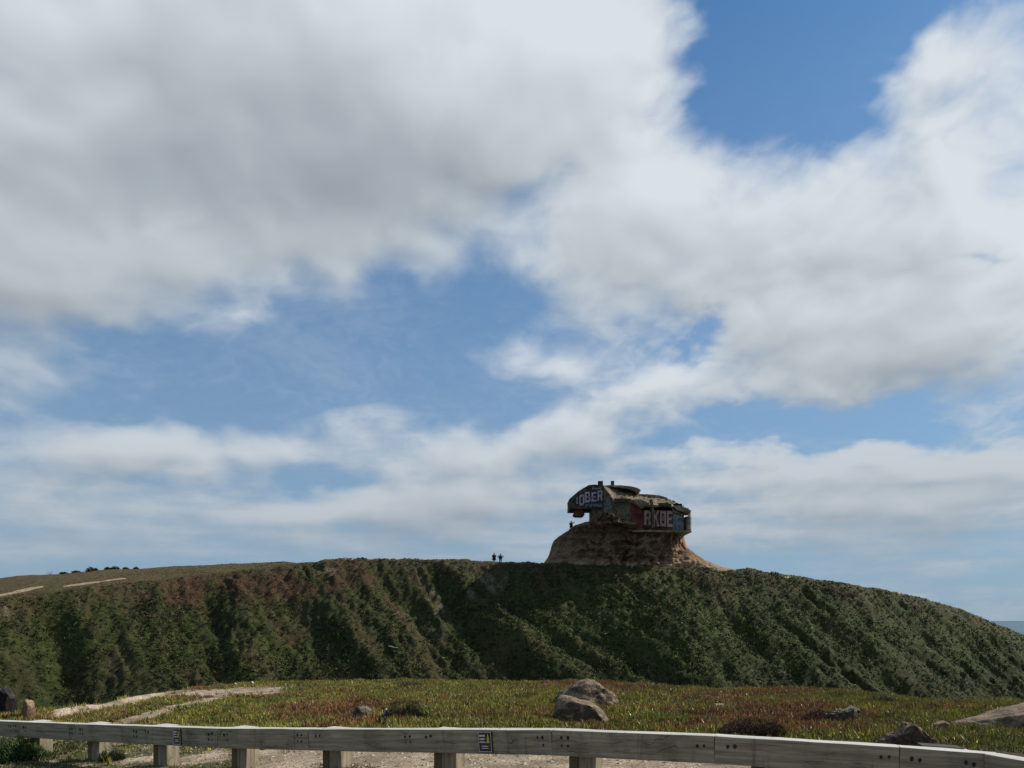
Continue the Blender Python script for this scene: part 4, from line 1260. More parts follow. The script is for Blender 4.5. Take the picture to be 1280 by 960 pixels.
nn_ = np.sqrt(dirx ** 2 + diry ** 2) + 1e-6
P_[..., 0] += disp * dirx / nn_ * (0.16 + 0.4 * front) ; P_[..., 1] += disp * diry / nn_ * 1.1 + disp * (diry < 0) * -0.25
# a bulging lower block at the front right, as in the photograph
U_, V_ = px_of(P_[..., 0], P_[..., 1], P_[..., 2])
P_[..., 1] -= front * (1.1 * np.exp(-((U_ - 812) / 16) ** 2 - ((V_ - 690) / 9) ** 2) + 0.7 * np.exp(-((U_ - 818) / 26) ** 2 - ((V_ - 676) / 6) ** 2) - 0.9 * np.exp(-((U_ - 800) / 30) ** 2 - ((V_ - 701) / 3.5) ** 2) - 0.8 * np.exp(-((U_ - 765) / 12) ** 2 - ((V_ - 672) / 12) ** 2) + 0.6 * np.exp(-((U_ - 715) / 16) ** 2 - ((V_ - 682) / 12) ** 2))
P_[..., 2] += 0.05 * A2.fbm(s_arc * 1.3, zrel * 3.0, 3)
nr_ = len(prof)
idx = np.arange(nr_ * NA).reshape(nr_, NA)
q = np.stack([idx[:-1], np.roll(idx, -1, 1)[:-1], np.roll(idx, -1, 1)[1:], idx[1:]], -1).reshape(-1, 4)
mm, t = new_mat('eroded sandstone')
geo = t.new('ShaderNodeNewGeometry'); pos = geo.outputs['Position']
a = t.noise(pos, 0.35, 6, 0.6); b_ = t.noise(t.vm('MULTIPLY', pos, (1.0, 1.0, 1.5)), 0.8, 6, 0.65, 0.8); c_n = t.noise(pos, 3.5, 5, 0.65)
col = t.ramp(t.m('ADD', t.m('MULTIPLY', a, 0.55), t.m('MULTIPLY', b_, 0.45)), [(0.36, (0.080, 0.050, 0.033)), (0.48, (0.155, 0.098, 0.060)), (0.60, (0.245, 0.16, 0.098)), (0.7, (0.33, 0.235, 0.15))])
col = t.mix(t.mapr(c_n, 0.48, 0.36, 0, 0.55), col, (0.05, 0.035, 0.026))
X_, Y_, Z_ = t.sep(pos)
zb = pt(800, 708, 135).z
lowz = t.mapr(t.m('ADD', Z_, t.m('MULTIPLY', t.m('SUBTRACT', a, 0.5), 3.0)), zb + 1.6, zb + 0.2, 0, 0.85)
col = t.mix(lowz, col, t.ramp(c_n, [(0.3, (0.26, 0.175, 0.11)), (0.7, (0.42, 0.31, 0.205))]))
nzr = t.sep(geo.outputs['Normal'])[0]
col = t.mix(t.mapr(nzr, 0.35, 0.8, 0, 0.7), col, (0.40, 0.25, 0.145))  # sunlit tan painted onto the right-facing flank
principled(t, col, 0.95, 0.1, t.m('ADD', b_, t.m('MULTIPLY', c_n, 0.6)), 0.22, 1.0)
mound = mesh_np('sandstone_mound', P_.reshape(-1, 3), q, [mm], None, True)
bm = bmesh.new(); bm.from_mesh(mound.data); bm.verts.ensure_lookup_table()
bm.faces.new([bm.verts[int(i)] for i in idx[-1]]); bm.to_mesh(mound.data); bm.free()
mound['kind'] = 'structure'

# ------------------------------------------------------------------ concrete materials of the bunker
def concrete(name, base, paints=(), stain=0.5, seed=0.0):
    """weathered concrete under old layers of spray paint"""
    m, t = new_mat(name)
    geo = t.new('ShaderNodeNewGeometry'); pos = t.vm('ADD', geo.outputs['Position'], (seed, seed * 0.7, seed * 1.3))
    a = t.noise(pos, 0.9, 6, 0.6, 0.3); f_ = t.noise(pos, 5.0, 5, 0.65); st = t.noise(t.vm('MULTIPLY', pos, (1.3, 1.3, 0.55)), 1.0, 6, 0.65, 0.6)
    col = t.mix(t.mapr(a, 0.38, 0.62), tuple(x * 0.62 for x in base), tuple(min(1, x * 1.35) for x in base))
    for k, (c, sc, lo) in enumerate(paints):
        n_ = t.noise(t.vm('ADD', pos, (7.0 * k + 3, 2.0 * k, 5.0 * k)), sc, 3, 0.5, 1.2)
        col = t.mix(t.mapr(n_, lo, lo + 0.03, 0, 0.8), col, c)
    col = t.mix(t.mapr(st, 0.50, 0.66, 0, stain), col, (0.028, 0.022, 0.016))
    col = t.mix(t.mapr(f_, 0.46, 0.34, 0, 0.5), col, tuple(x * 0.35 for x in base))
    principled(t, col, 0.93, 0.12, t.m('ADD', a, t.m('MULTIPLY', f_, 0.5)), 0.10, 0.8)
    return m


c_dark = concrete('dark weathered concrete', (0.080, 0.064, 0.052), [((0.05, 0.05, 0.055), 0.9, 0.56), ((0.20, 0.19, 0.19), 1.6, 0.64)], 0.6, 1)
c_tan = concrete('tan concrete', (0.24, 0.19, 0.135), (), 0.45, 2)
c_yel = concrete('ochre painted concrete', (0.17, 0.135, 0.070), [((0.22, 0.19, 0.07), 0.8, 0.52), ((0.06, 0.07, 0.06), 1.4, 0.60)], 0.6, 3)
c_grn = concrete('pale green painted concrete', (0.125, 0.12, 0.085), [((0.19, 0.20, 0.145), 0.8, 0.52), ((0.07, 0.085, 0.065), 1.2, 0.58)], 0.6, 4)
c_brn = concrete('brown stained concrete', (0.12, 0.095, 0.060), [((0.19, 0.165, 0.08), 0.9, 0.53), ((0.06, 0.075, 0.06), 1.3, 0.56), ((0.16, 0.15, 0.13), 2.4, 0.65)], 0.7, 5)
c_red = concrete('red painted wall', (0.155, 0.042, 0.034), [((0.21, 0.055, 0.042), 0.9, 0.52), ((0.06, 0.025, 0.022), 1.5, 0.60)], 0.45, 6)
c_teal = concrete('teal graffiti wall', (0.10, 0.115, 0.11), [((0.075, 0.115, 0.11), 1.2, 0.50), ((0.21, 0.23, 0.23), 1.8, 0.57), ((0.03, 0.04, 0.05), 2.2, 0.58)], 0.35, 7)
c_pale = concrete('pale concrete', (0.30, 0.28, 0.25), (), 0.25, 8)
c_rust = concrete('red brown footing', (0.13, 0.055, 0.042), (), 0.5, 9)
c_in = plain_mat('dark interior', (0.010, 0.009, 0.009), 0.95)
let_w = plain_mat('whitish spray paint', (0.30, 0.28, 0.28), 0.7, var=0.35, scale=1.5)
let_p = plain_mat('pinkish spray paint', (0.33, 0.21, 0.19), 0.7, var=0.35, scale=1.5)
let_b = plain_mat('blue grey spray paint', (0.13, 0.155, 0.175), 0.7, var=0.3, scale=1.5)
let_o = plain_mat('black outline paint', (0.018, 0.014, 0.014), 0.8)

zbase = pt(790, 664, 137)
bunker = empty('bunker', (zbase.x, 137, zbase.z), 'ruined graffiti covered concrete bunker perched on top of the eroded mound', 'bunker')
BL = Vector(bunker.location)


def rough_up(bm, amp=0.05, cut=0.7, seed=0):
    for _ in range(2):
        es = [e for e in bm.edges if e.calc_length() > cut]
        if es:
            bmesh.ops.subdivide_edges(bm, edges=es, cuts=1, use_grid_fill=True)
    bmesh.ops.triangulate(bm, faces=[f_ for f_ in bm.faces if len(f_.verts) > 4])
    for v_ in bm.verts:
        v_.co += Vector((mn.noise(v_.co * 1.1 + Vector((seed, 0, 0))), mn.noise(v_.co * 1.1 + Vector((0, seed + 9, 0))), mn.noise(v_.co * 1.1 + Vector((0, 0, seed + 5))))) * amp


def prism(name, poly, Y0, Y1, mat, amp=0.05, parent=None, seed=0, label=None, cut=0.7):
    """outline in the plane Y0, carried straight back to Y1"""
    bm = bmesh.new()
    f_ = [pt(x, y, Y0) - BL for x, y in poly]
    fr = [bm.verts.new(p) for p in f_]; bk = [bm.verts.new(p + Vector((0, Y1 - Y0, 0))) for p in f_]
    bm.faces.new(fr); bm.faces.new(list(reversed(bk)))
    for i in range(len(poly)):
        j = (i + 1) % len(poly)
        bm.faces.new((fr[i], bk[i], bk[j], fr[j]))
    if amp:
        rough_up(bm, amp, cut, seed)
    return obj(name, bm, mat, parent or bunker, None, False, label)


def wall(name, cols, Yb, mat, amp=0.04, seed=0, label=None):
    """wall with its face through (px, py top, py bottom, Y) columns and a back at Yb"""
    bm = bmesh.new()
    ft = [pt(px, a, Y_) - BL for px, a, b, Y_ in cols]; fb = [pt(px, b, Y_) - BL for px, a, b, Y_ in cols]
    T = [bm.verts.new(p) for p in ft]; B = [bm.verts.new(p) for p in fb]
    TB = [bm.verts.new(Vector((p.x, Yb - BL.y, p.z))) for p in ft]; BB = [bm.verts.new(Vector((p.x, Yb - BL.y, p.z))) for p in fb]
    for i in range(len(cols) - 1):
        for q_ in ((B[i], B[i + 1], T[i + 1], T[i]), (T[i], T[i + 1], TB[i + 1], TB[i]), (BB[i + 1], BB[i], TB[i], TB[i + 1]), (B[i + 1], B[i], BB[i], BB[i + 1])):
            bm.faces.new(q_)
    bm.faces.new((B[0], T[0], TB[0], BB[0])); bm.faces.new((T[-1], B[-1], BB[-1], TB[-1]))
    rough_up(bm, amp, 0.8, seed)
    return obj(name, bm, mat, bunker, None, False, label)


prism('cantilever_block', [(712.2, 635.9), (712.0, 623.2), (722.5, 614.3), (735.0, 606.9), (748, 606.6), (755, 606.9), (754.6, 620), (753.9, 635.6), (733, 635.9)], 134.0, 139.5, c_dark, 0.05, seed=1)
prism('wall', [(739.6, 660), (739.8, 636.1), (753.8, 636.1), (753.8, 660)], 134.6, 139.2, c_yel, 0.04, seed=2, label='ochre wall under the overhanging block')
prism('hanging_footing', [(719.5, 636.2), (728.3, 636.2), (728.6, 640.2), (730.8, 641.4), (730.6, 643.8), (727.5, 645.2), (719.5, 645.0), (717.0, 643.6), (717.2, 641.4), (719.4, 640.2)], 134.7, 137.0, c_rust, 0.03, seed=3)
wall('wall', [(754.1, 607.3, 660, 134.1), (767.3, 624.0, 663, 132.6)], 141, c_grn, 0.04, 4, 'pale green slanting corner wall')
wall('wall', [(767.5, 624.2, 664, 132.6), (779, 624.6, 664, 132.5), (788.6, 625.0, 664, 132.4)], 141, c_brn, 0.05, 5, 'ochre and brown stained wall')
wall('wall', [(788.8, 627.5, 662.4, 132.4), (803, 637.4, 662.6, 132.45), (820, 637.8, 662.8, 132.6), (840.5, 638.0, 663.0, 133.0)], 134.2, c_red, 0.03, 6, 'red wall with large pink letters')
wall('wall', [(840.7, 638.0, 663.0, 133.0), (850, 640.5, 663.2, 133.5), (855.0, 641.5, 663.4, 134.2)], 136.5, c_teal, 0.03, 7, 'teal and white graffiti wall')
# piers between the window slots
for (a, b, s_) in ((788.8, 802.4, 8), (812.4, 817.6, 9)):
    yy = 132.5 if a < 830 else 133.3
    prism('pier', [(a, 640), (a, 627.5), (b, 629.5), (b, 640)], yy + 0.25, yy + 1.6, c_red if a < 830 else c_teal, 0.03, seed=s_)
bm = bmesh.new()
a, b = pt(789.5, 663, 134.4) - BL, pt(853, 624, 134.4) - BL
box(bm, a.x, b.x, a.y + 0.2, a.y + 4.0, a.z, b.z - 0.75)
obj('interior', bm, c_in, bunker)  # near-black box paints the shade behind the window slots
prism('ledge', [(790.6, 662.9), (800, 662.6), (864.2, 663.4), (864.6, 665.2), (830, 664.9), (790.8, 664.8)], 131.9, 139, c_tan, 0.03, seed=11)
# rounded gun port wing at the right end
bm = bmesh.new()
ca, cb = pt(859.6, 647.3, 135.4) - BL, pt(859.6, 663.1, 135.4) - BL
rad_ = (pt(863.6, 650, 135).x - pt(855.6, 650, 135).x) / 2
NSG = 24; ring0, ring1 = [], []
for k in range(NSG):
    an = 2 * math.pi * k / NSG
    ring0.append(bm.verts.new((ca.x + rad_ * math.cos(an), ca.y + 1.7 * math.sin(an), cb.z)))
    ring1.append(bm.verts.new((ca.x + rad_ * math.cos(an), ca.y + 1.7 * math.sin(an), ca.z + (0.10 if math.cos(an) < -.2 else 0.0))))
for k in range(NSG):
    j = (k + 1) % NSG
    bm.faces.new((ring0[k], ring0[j], ring1[j], ring1[k]))
bm.faces.new(ring1); bm.faces.new(list(reversed(ring0)))
obj('rounded_wing', bm, c_pale, bunker)
# roof --------------------------------------------------------------
prism('roof_slab', [(755.4, 606.9), (763, 606.3), (776, 606.5), (790, 607.9), (797, 610.0), (801.0, 612.2), (800.8, 614.0), (796.5, 614.6), (791, 613.0), (785, 610.8), (775, 609.2), (765, 608.5), (757, 608.3)], 135.4, 141, c_tan, 0.05, seed=12, cut=0.5)
TOP = [(754.5, 606.9, 135.4), (762, 607.5, 136.2), (776, 610.0, 138), (788, 613.0, 138.6), (797, 617.0, 138.8), (812, 618.8, 138.8), (822, 619.8, 138.8), (832, 622.4, 138.6), (843, 627.2, 138), (852, 632.0, 137.4), (860, 635.6, 136.8), (863.4, 638.2, 136.2)]
BOT = [(755.4, 609.0, 133.8), (760, 615.5, 133.0), (767.0, 624.6, 132.0), (790, 625.0, 131.9), (795, 628.5, 131.8), (802, 632.8, 131.8), (812, 630.5, 131.9), (826, 631.5, 132.2), (839, 631.8, 132.6), (842, 637.8, 132.7), (852, 641.2, 133.2), (863.2, 643.0, 134.4)]


def resample(tab, n_):
    a_ = np.array(tab, float); s_ = np.linspace(0, len(tab) - 1, n_)
    return np.stack([np.interp(s_, np.arange(len(tab)), a_[:, i]) for i in range(3)], -1)


NU, NV = 100, 30
Ta, Ba = resample(TOP, NU), resample(BOT, NU)
surf = np.zeros((NV, NU, 3))
for j in range(NU):
    A_, B_ = np.array(pt(*Ta[j])), np.array(pt(*Ba[j]))
    for i in range(NV):
        k_ = i / (NV - 1)
        surf[i, j] = B_ + (A_ - B_) * k_
rn = A1.fbm(surf[..., 0] * 1.4, surf[..., 1] * 1.4, 5, 0.6); rn2 = A2.fbm(surf[..., 0] * 0.5, surf[..., 1] * 0.5 + 9, 4)
edge_ = np.minimum(np.linspace(0, 1, NV), np.linspace(1, 0, NV))[:, None]
surf[..., 2] += 0.20 * rn + 0.16 * rn2 * smooth(0, 0.3, edge_)
surf[:3, :, 2] -= 0.16 * np.abs(A3.fbm(np.linspace(0, 14, NU), np.zeros(NU), 4, 0.7))[None]
und = surf.copy(); und[..., 2] -= 0.34 + 0.10 * A3.fbm(surf[..., 0] * 0.9, surf[..., 1] * 0.9, 3)
co_ = np.concatenate([surf.reshape(-1, 3), und.reshape(-1, 3)]) - np.array(BL)
i0 = np.arange(NU * NV).reshape(NV, NU); i1 = i0 + NU * NV
fq = [np.stack([i0[:-1, :-1], i0[:-1, 1:], i0[1:, 1:], i0[1:, :-1]], -1).reshape(-1, 4), np.stack([i1[:-1, :-1], i1[1:, :-1], i1[1:, 1:], i1[:-1, 1:]], -1).reshape(-1, 4),
      np.stack([i1[0, :-1], i1[0, 1:], i0[0, 1:], i0[0, :-1]], -1), np.stack([i0[-1, :-1], i0[-1, 1:], i1[-1, 1:], i1[-1, :-1]], -1),
      np.stack([i0[:-1, 0], i0[1:, 0], i1[1:, 0], i1[:-1, 0]], -1), np.stack([i0[:-1, -1], i1[:-1, -1], i1[1:, -1], i0[1:, -1]], -1)]
rm_, t = new_mat('broken earth covered roof')
geo = t.new('ShaderNodeNewGeometry'); pos = geo.outputs['Position']
a = t.noise(pos, 0.8, 6, 0.62, 0.4); b_ = t.noise(pos, 4.0, 5, 0.65); ln_ = t.noise(t.vm('MULTIPLY', pos, (3.5, 0.5, 0.5)), 1.0, 4, 0.6)
col = t.ramp(a, [(0.34, (0.07, 0.055, 0.040)), (0.5, (0.185, 0.145, 0.098)), (0.66, (0.30, 0.245, 0.17))])
col = t.mix(t.mapr(b_, 0.48, 0.36, 0, 0.7), col, (0.03, 0.025, 0.02))
col = t.mix(t.mapr(ln_, 0.60, 0.66, 0, 0.6), col, (0.04, 0.032, 0.025))
principled(t, col, 0.95, 0.1, t.m('ADD', a, t.m('MULTIPLY', b_, 0.6)), 0.15, 1.0)
rf = mesh_np('roof', co_, np.concatenate(fq), [rm_], None, False); rf.parent = bunker
prism('chimney', [(748, 607.5), (747.8, 601.2), (753.6, 600.9), (753.9, 607.5)], 136.5, 137.4, c_dark, 0.03, seed=13)
prism('chimney', [(764.2, 607.5), (764.0, 601.0), (767.8, 601.1), (767.6, 607.5)], 136.5, 137.2, c_dark, 0.03, seed=14)
# a hanging broken slab and a leaning beam on the face
prism('broken_slab', [(789.5, 624.6), (800, 624.0), (812, 629.0), (810, 631.8), (800, 633.4), (796, 629.5)], 131.5, 132.2, c_tan, 0.04, seed=15)
prism('leaning_beam', [(811.8, 624.5), (815.4, 624.0), (817.2, 632.0), (817.6, 660.0), (815.4, 660.0), (815.0, 633.0)], 131.6, 132.1, c_brn, 0.03, seed=16)

prism('broken_slab', [(841, 632.5), (848, 631.6), (858, 635.2), (863.8, 638.6), (863.2, 641.0), (855, 640.2), (847, 637.6)], 132.6, 134.4, c_tan, 0.06, seed=17, cut=0.5)
prism('broken_slab', [(768.5, 623.2), (778, 622.6), (789, 623.4), (788, 625.6), (776, 625.2), (769, 625.4)], 131.7, 132.6, c_dark, 0.05, seed=18, cut=0.5)
prism('broken_slab', [(822, 628.6), (834, 628.0), (840, 630.8), (838, 634.0), (829, 632.2)], 131.8, 132.5, c_brn, 0.05, seed=19, cut=0.5)
prism('roof_curb', [(800, 617.6), (812, 617.9), (824, 619.2), (834, 622.0), (833.6, 624.0), (823, 621.4), (811, 620.2), (800, 619.8)], 137.6, 138.6, c_tan, 0.05, seed=20, cut=0.5)
prism('parapet', [(732.5, 609.6), (735.4, 606.4), (744, 605.6), (747.2, 606.0), (747, 608.6)], 133.9, 134.4, c_dark, 0.03, seed=21, cut=0.5)

# grass growing on the roof
r = np.random.default_rng(9)
gp = []
for _ in range(1500):
    j = r.integers(0, NU); i = r.integers(0, NV)
    P0 = surf[i, j]; U0_, V0_ = px_of(P0[0], P0[1], P0[2])
    w_ = 1.1 * math.exp(-((U0_ - 787) / 11) ** 2 - ((V0_ - 617) / 4) ** 2) + 0.9 * math.exp(-((U0_ - 818) / 22) ** 2) * (i / NV > 0.72) + 0.5 * math.exp(-((U0_ - 842) / 12) ** 2) * (i / NV > 0.75)
    if r.random() < w_:
        gp.append(P0)
gp = np.array(gp); n = len(gp)
gc = np.where(r.random((n, 1)) < 0.6, np.array([0.07, 0.095, 0.030]), np.array([0.035, 0.045, 0.018]))
v, f, c = clumps(gp[:, 0], gp[:, 1], gp[:, 2] + 0.02, np.full(n, 0.14) + 0.06 * r.random(n), gc, 24, r, 0.8, 0.10)
gg = mesh_np('roof_grass', v, f, [leafm], c)
gg['kind'] = 'stuff'; gg['label'] = 'green grass and weeds growing on the roof of the bunker'; gg['category'] = 'grass'

# graffiti letters ----------------------------------------------------
STROKES = {
    'I': [[(.2, 0), (.8, 0), (.8, 1), (.2, 1)]],
    'O': [[(0, .12), (.3, .12), (.3, .88), (0, .88)], [(.7, .12), (1, .12), (1, .88), (.7, .88)], [(.1, 0), (.9, 0), (.9, .2), (.1, .2)], [(.1, .8), (.9, .8), (.9, 1), (.1, 1)]],
    'B': [[(0, 0), (.32, 0), (.32, 1), (0, 1)], [(.32, 0), (.9, 0), (.9, .2), (.32, .2)], [(.32, .42), (.86, .42), (.86, .6), (.32, .6)], [(.32, .82), (.82, .82), (.82, 1), (.32, 1)], [(.72, .1), (1, .1), (1, .48), (.72, .48)], [(.66, .54), (.92, .54), (.92, .92), (.66, .92)]],
    'E': [[(0, 0), (.34, 0), (.34, 1), (0, 1)], [(.34, 0), (1, 0), (1, .2), (.34, .2)], [(.34, .42), (.85, .42), (.85, .6), (.34, .6)], [(.34, .8), (1, .8), (1, 1), (.34, 1)]],
    'R': [[(0, 0), (.32, 0), (.32, 1), (0, 1)], [(.32, .8), (.85, .8), (.85, 1), (.32, 1)], [(.32, .40), (.85, .40), (.85, .58), (.32, .58)], [(.70, .5), (1, .5), (1, .92), (.70, .92)], [(.66, 0), (1, 0), (.9, .42), (.58, .42)]],
    'K': [[(0, 0), (.34, 0), (.34, 1), (0, 1)], [(.34, .42), (.34, .66), (.70, 1), (1, 1)], [(.34, .62), (.66, 0), (1, 0), (.58, .60)]],
    'Q': [[(0, 0), (.28, 0), (.28, 1), (0, 1)], [(.72, 0), (1, 0), (1, 1), (.72, 1)], [(.28, 0), (.72, 0), (.72, .18), (.28, .18)], [(.28, .82), (.72, .82), (.72, 1), (.28, 1)], [(.42, .34), (.58, .34), (.58, .70), (.42, .70)]],
}


def letter(ch, x0, x1, yt, yb, Yl, mat, grow=0.0, lay=0.0, skew=0.0):
    bm = bmesh.new()
    for si, st in enumerate(STROKES[ch]):
        cx = sum(p[0] for p in st) / len(st); cy = sum(p[1] for p in st) / len(st)
        fr = []
        for (a, b) in st:
            a2 = a + math.copysign(grow / (x1 - x0), a - cx) if grow else a
            b2 = b + math.copysign(grow / (yb - yt), b - cy) if grow else b
            px = x0 + (x1 - x0) * a2; py = yb + (yt - yb) * b2 + skew * a2
            fr.append(pt(px, py, Yl(px) - lay - 0.002 * si) - BL)
        v0 = [bm.verts.new(p) for p in fr]; v1 = [bm.verts.new(p + Vector((0, 0.02, 0))) for p in fr]
        bm.faces.new(v0); bm.faces.new(list(reversed(v1)))
        for i in range(len(v0)):
            j = (i + 1) % len(v0); bm.faces.new((v0[i], v1[i], v1[j], v0[j]))
    return obj('graffiti_letter' if not grow else 'letter_outline', bm, mat, bunker)


cx_ = lambda c: 700 + c / 7.11
cy_ = lambda c: 595 + c / 7.11
YL = lambda px: 134.0 - 0.09
for ch, a, b, tp_, bt in (('I', 143, 160, 190, 250), ('O', 170, 216, 168, 264), ('B', 219, 270, 142, 236), ('E', 280, 326, 146, 230), ('R', 333, 378, 128, 224)):
    letter(ch, cx_(a), cx_(b), cy_(tp_), cy_(bt), YL, let_o, 0.55, 0.0, -0.6)
    letter(ch, cx_(a), cx_(b), cy_(tp_), cy_(bt), YL, let_w, 0, 0.04, -0.6)
YR = lambda px: float(np.interp(px, [788, 803, 820, 840.5, 850, 857], [132.4, 132.45, 132.6, 133.0, 133.5, 134.2])) - 0.08
for ch, a, b, tp_, bt in (('R', 750, 808, 306, 435), ('K', 822, 884, 304, 446), ('Q', 890, 942, 308, 445), ('E', 950, 1000, 308, 452)):
    letter(ch, cx_(a), cx_(b), cy_(tp_), cy_(bt), YR, let_o, 0.45, 0.0, 0.4)
    letter(ch, cx_(a), cx_(b), cy_(tp_), cy_(bt), YR, let_p, 0, 0.04, 0.4)
# smaller tags: loose rows of strokes


def scrawl(x0, x1, y0, y1, Yl, mat, n_, seed, w_=0.5):
    """one continuous sprayed zigzag"""
    rr_ = random.Random(seed); bm = bmesh.new(); pr_ = None
    for k in range(2 * n_ + 1):
        x = x0 + (x1 - x0) * (k + rr_.uniform(-.5, .5)) / (2 * n_)
        y = (y0 if k % 2 else y1) + rr_.uniform(-.25, .25) * (y1 - y0)
        cur = [bm.verts.new(pt(x + dx, y + dy, Yl(x) - 0.05 - yy) - BL) for dx, dy, yy in ((0, 0, .02), (w_, w_ * .5, .02), (w_, w_ * .5, 0), (0, 0, 0))]
        if pr_:
            for i in range(4):
                bm.faces.new((pr_[i], pr_[(i + 1) % 4], cur[(i + 1) % 4], cur[i]))
        else:
            bm.faces.new(cur)
        pr_ = cur
    bm.faces.new(list(reversed(pr_)))
    obj('graffiti_tag', bm, mat, bunker)


scrawl(cx_(222), cx_(372), cy_(240), cy_(280), YL, let_b, 13, 1, 0.8)
scrawl(cx_(285), cx_(360), cy_(97), cy_(120), YL, let_w, 6, 12, 0.6)
scrawl(cx_(1005), cx_(1090), cy_(385), cy_(460), YR, let_b, 9, 3, 0.8)
scrawl(cx_(1010), cx_(1088), cy_(330), cy_(385), YR, let_w, 7, 5, 0.45)
scrawl(cx_(670), cx_(735), cy_(320), cy_(380), YR, let_o, 4, 6, 0.4)
YC = lambda px: float(np.interp(px, [754, 767.5, 790], [134.1, 132.6, 132.4])) - 0.10
scrawl(cx_(400), cx_(455), cy_(232), cy_(262), YC, let_w, 3, 7, 0.35)
scrawl(cx_(520), cx_(590), cy_(330), cy_(362), YC, let_b, 4, 8, 0.35)

# ------------------------------------------------------------------ people
skin_m = plain_mat('skin', (0.32, 0.19, 0.13), 0.6)
hair_m = plain_mat('dark hair', (0.012, 0.010, 0.009), 0.7)


def skinned(name, verts, edges, radii, mat, parent, roots=(0,), sub=1):
    me = bpy.data.meshes.new(name)
    me.from_pydata([tuple(v) for v in verts], edges, [])
    o_ = bpy.data.objects.new(name, me); COL.objects.link(o_)
    sk = o_.modifiers.new('skin', 'SKIN'); sk.use_smooth_shade = True
    for i, sv in enumerate(me.skin_vertices[0].data):
        rd_ = radii[i]; sv.radius = rd_ if isinstance(rd_, tuple) else (rd_, rd_)
        sv.use_root = i in roots
    ss = o_.modifiers.new('sub', 'SUBSURF'); ss.levels = sub; ss.render_levels = sub
    me.materials.append(mat)
    if parent:
        o_.parent = parent
    return o_


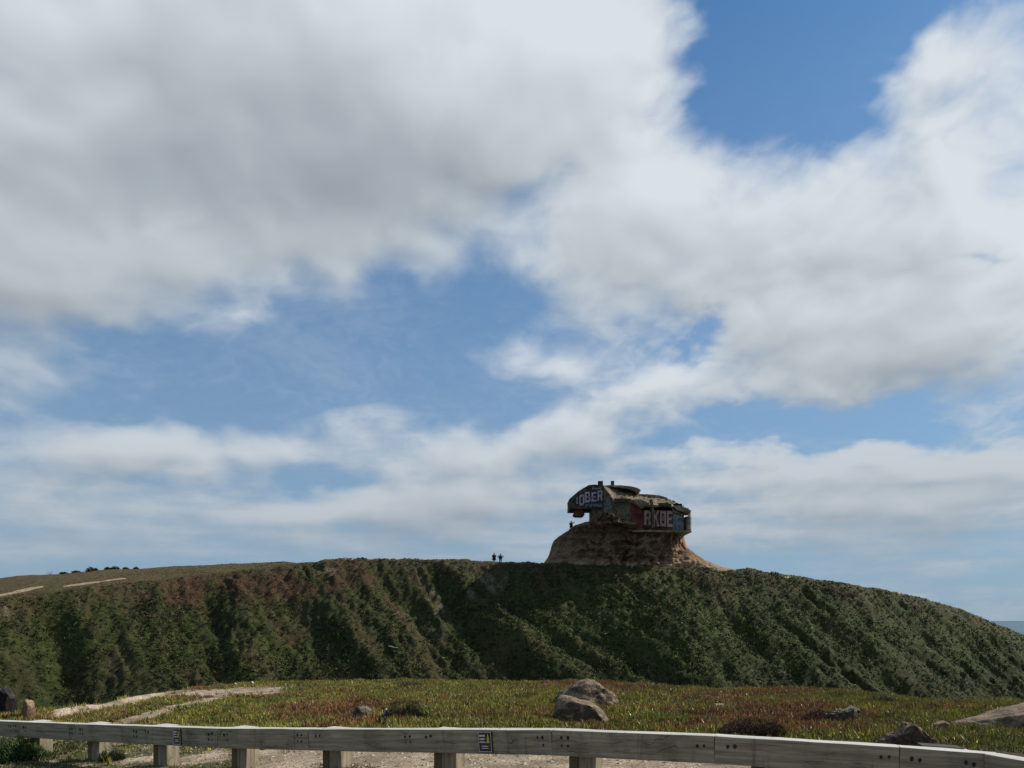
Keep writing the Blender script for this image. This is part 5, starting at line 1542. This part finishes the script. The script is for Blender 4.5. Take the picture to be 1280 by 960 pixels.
def person(loc, rz, jacket, trousers, label, pose, hood=False, wide=1.0, extra=None, group=None):
    """a standing adult; pose gives elbow and hand of each arm"""
    jm = plain_mat('jacket cloth', jacket, 0.85, var=0.2, scale=6); tm = plain_mat('trouser cloth', trousers, 0.85, var=0.2, scale=6)
    root = empty('person', loc, label, 'person', group, rz)
    hip = Vector((0, 0, .93)); J = {}
    V, E, Rr, roots = [], [], [], [0]
    def add(p, r_, prev=None):
        V.append(Vector(p)); Rr.append(r_); i = len(V) - 1
        if prev is not None:
            E.append((prev, i))
        return i
    pel = add((0, 0, .93), (.15 * wide, .11)); wa = add((0, 0, 1.12), (.13 * wide, .10), pel); ch = add((0, -.01, 1.32), (.16 * wide, .11), wa)
    nb = add((0, 0, 1.47), .065, ch); nt_ = add((0, -.01, 1.54), .052, nb); hd = add((0, -.02, 1.62), (.075, .09), nt_); hd2 = add((0, -.01, 1.71), (.068, .085), hd); add((0, -.005, 1.76), .035, hd2)
    fc = add((0, -.085, 1.60), .034, hd); add((0, -.118, 1.625), .012, fc)      # jaw and nose
    for s_ in (-1, 1):
        add((s_ * .085, 0, 1.64), .014, hd)                                     # ears
        kn = add((s_ * .105, -.02, .50), .062, add((s_ * .095, 0, .84), .092, pel)); an = add((s_ * .11, .02, .09), .042, kn); add((s_ * .12, -.12, .035), .036, an)
        sh = add((s_ * .185 * wide, 0, 1.40), .062, ch)
        el_, ha = pose[0 if s_ < 0 else 1]
        e_ = add(el_, .046, sh); w_ = add(Vector(el_).lerp(Vector(ha), .88), .030, e_); pm_ = add(ha, (.040, .022), w_)
        d = (Vector(ha) - Vector(el_)).normalized(); side = d.cross(Vector((0, 1, 0.1))).normalized(); cl = d.cross(side)
        for k, (o2, l2) in enumerate(((-.03, .070), (-.01, .080), (.01, .076), (.03, .062))):   # four fingers, unequal, slightly bent
            b0 = Vector(ha) + side * o2
            i0 = len(V); V.append(b0); Rr.append(.010); roots.append(i0)
            i1_ = add(b0 + d * l2 * .6, .009, i0); add(b0 + d * l2 + cl * .02, .007, i1_)
        b0 = Vector(ha) - side * .03 - d * .02
        i0 = len(V); V.append(b0); Rr.append(.011); roots.append(i0); add(b0 - side * .035 + d * .03, .009, i0)
    skinned('body', V, E, Rr, skin_m, root, roots)
    # clothes
    V, E, Rr = [], [], []
    a0 = add((0, 0, .80), (.185 * wide, .15)); a1 = add((0, 0, .98), (.175 * wide, .14), a0); a2 = add((0, 0, 1.14), (.16 * wide, .13), a1); a3 = add((0, -.01, 1.34), (.185 * wide, .135), a2); a4 = add((0, 0, 1.48), (.085, .08), a3)
    for s_ in (-1, 1):
        sh = add((s_ * .19 * wide, 0, 1.41), .082, a3); el_, ha = pose[0 if s_ < 0 else 1]
        e_ = add(el_, .064, sh); add(Vector(el_).lerp(Vector(ha), .82), .048, e_)
    if extra == 'coat':      # a long loose coat
        c1 = add((0, .0, .66), (.24 * wide, .19), a0); add((0, .01, .42), (.27 * wide, .22), c1)
    if hood:
        add((0, .02, 1.66), (.10, .115), a4)
    skinned('jacket', V, E, Rr, jm, root)
    V, E, Rr = [], [], []
    a0 = add((0, 0, .92), (.165 * wide, .13))
    for s_ in (-1, 1):
        kn = add((s_ * .105, -.02, .50), .082, add((s_ * .095, 0, .82), .108, a0)); add((s_ * .11, .015, .12), .066, kn)
    skinned('trousers', V, E, Rr, tm, root)
    if extra == 'pack':
        V, E, Rr = [], [], []
        b0 = add((0, .24, 1.02), (.17, .12)); b1 = add((0, .26, 1.22), (.19, .13), b0); add((0, .22, 1.42), (.15, .10), b1); skinned('backpack', V, E, Rr, tm, root)
    for s_ in (-1, 1):
        V, E, Rr = [], [], []
        add((s_ * .12, -.13, .035), .046, add((s_ * .11, .03, .05), .050)); skinned('shoe', V, E, Rr, hair_m, root)
    V, E, Rr = [], [], []
    h0 = add((0, .03, 1.70), (.085, .085)); add((0, -.02, 1.755), (.06, .07), h0); add((0, .055, 1.60), (.07, .05), h0)
    skinned('hair', V, E, Rr, hair_m, root)
    root.scale = (1.28, 1.2, 0.93)
    return root


# seat each on the ground that carries it
def on_hill(px, Yp):
    u_ = (px - 640) / FPX; p0 = pt(px, 700, Yp)
    return Vector((p0.x, Yp, float(H_hill(p0.x, Yp))))


hang = [((-.24, .02, 1.13), (-.22, -.10, .90)), ((.24, .02, 1.13), (.22, -.10, .90))]
akimbo = [((-.40, .04, 1.15), (-.24, -.12, 1.04)), ((.40, .04, 1.15), (.24, -.12, 1.04))]
close = [((-.25, .0, 1.12), (-.08, -.16, 1.10)), ((.25, .0, 1.12), (.08, -.16, 1.10))]
PEOPLE = [(617.6, 138.4, R(170), (0.016, 0.014, 0.016), (0.02, 0.02, 0.025), 'person in a dark hooded coat, left one of the pair standing on the ridge', close, True, 1.35, 'coat'),
          (625.6, 138.6, R(185), (0.012, 0.012, 0.014), (0.018, 0.018, 0.022), 'broad person in a dark jacket, right one of the pair standing on the ridge', akimbo, False, 1.6, 'pack')]
for (px, Yp, rz, jc, tc_, lab, ps, hd_, wd__, kind_) in PEOPLE:
    person(on_hill(px, Yp) + Vector((0, 0, 0.0)), rz, jc, tc_, lab, ps, hd_, wd__, kind_)
# the one on the mound: find the mound surface under the feet
from mathutils.bvhtree import BVHTree
bvh = BVHTree.FromPolygons([tuple(v_) for v_ in P_.reshape(-1, 3)], q_mound := np.stack([idx[:-1], np.roll(idx, -1, 1)[:-1], np.roll(idx, -1, 1)[1:], idx[1:]], -1).reshape(-1, 4).tolist())
best = None
for Yp in np.arange(135.0, 143.0, 0.25):
    p0 = pt(714.2, 660, Yp); h_ = bvh.ray_cast(Vector((p0.x, Yp, 60)), Vector((0, 0, -1)))
    if h_[0] is not None and (best is None or h_[0].z > best.z):
        best = h_[0].copy()
MP = best
raised = [((-.24, .02, 1.13), (-.20, -.10, .92)), ((.33, -.05, 1.30), (.42, -.10, 1.62))]
pr = person(MP, R(-8), (0.016, 0.015, 0.016), (0.03, 0.03, 0.034), 'person in dark clothes standing on the mound with one arm raised', raised, False, 1.2, 'coat')
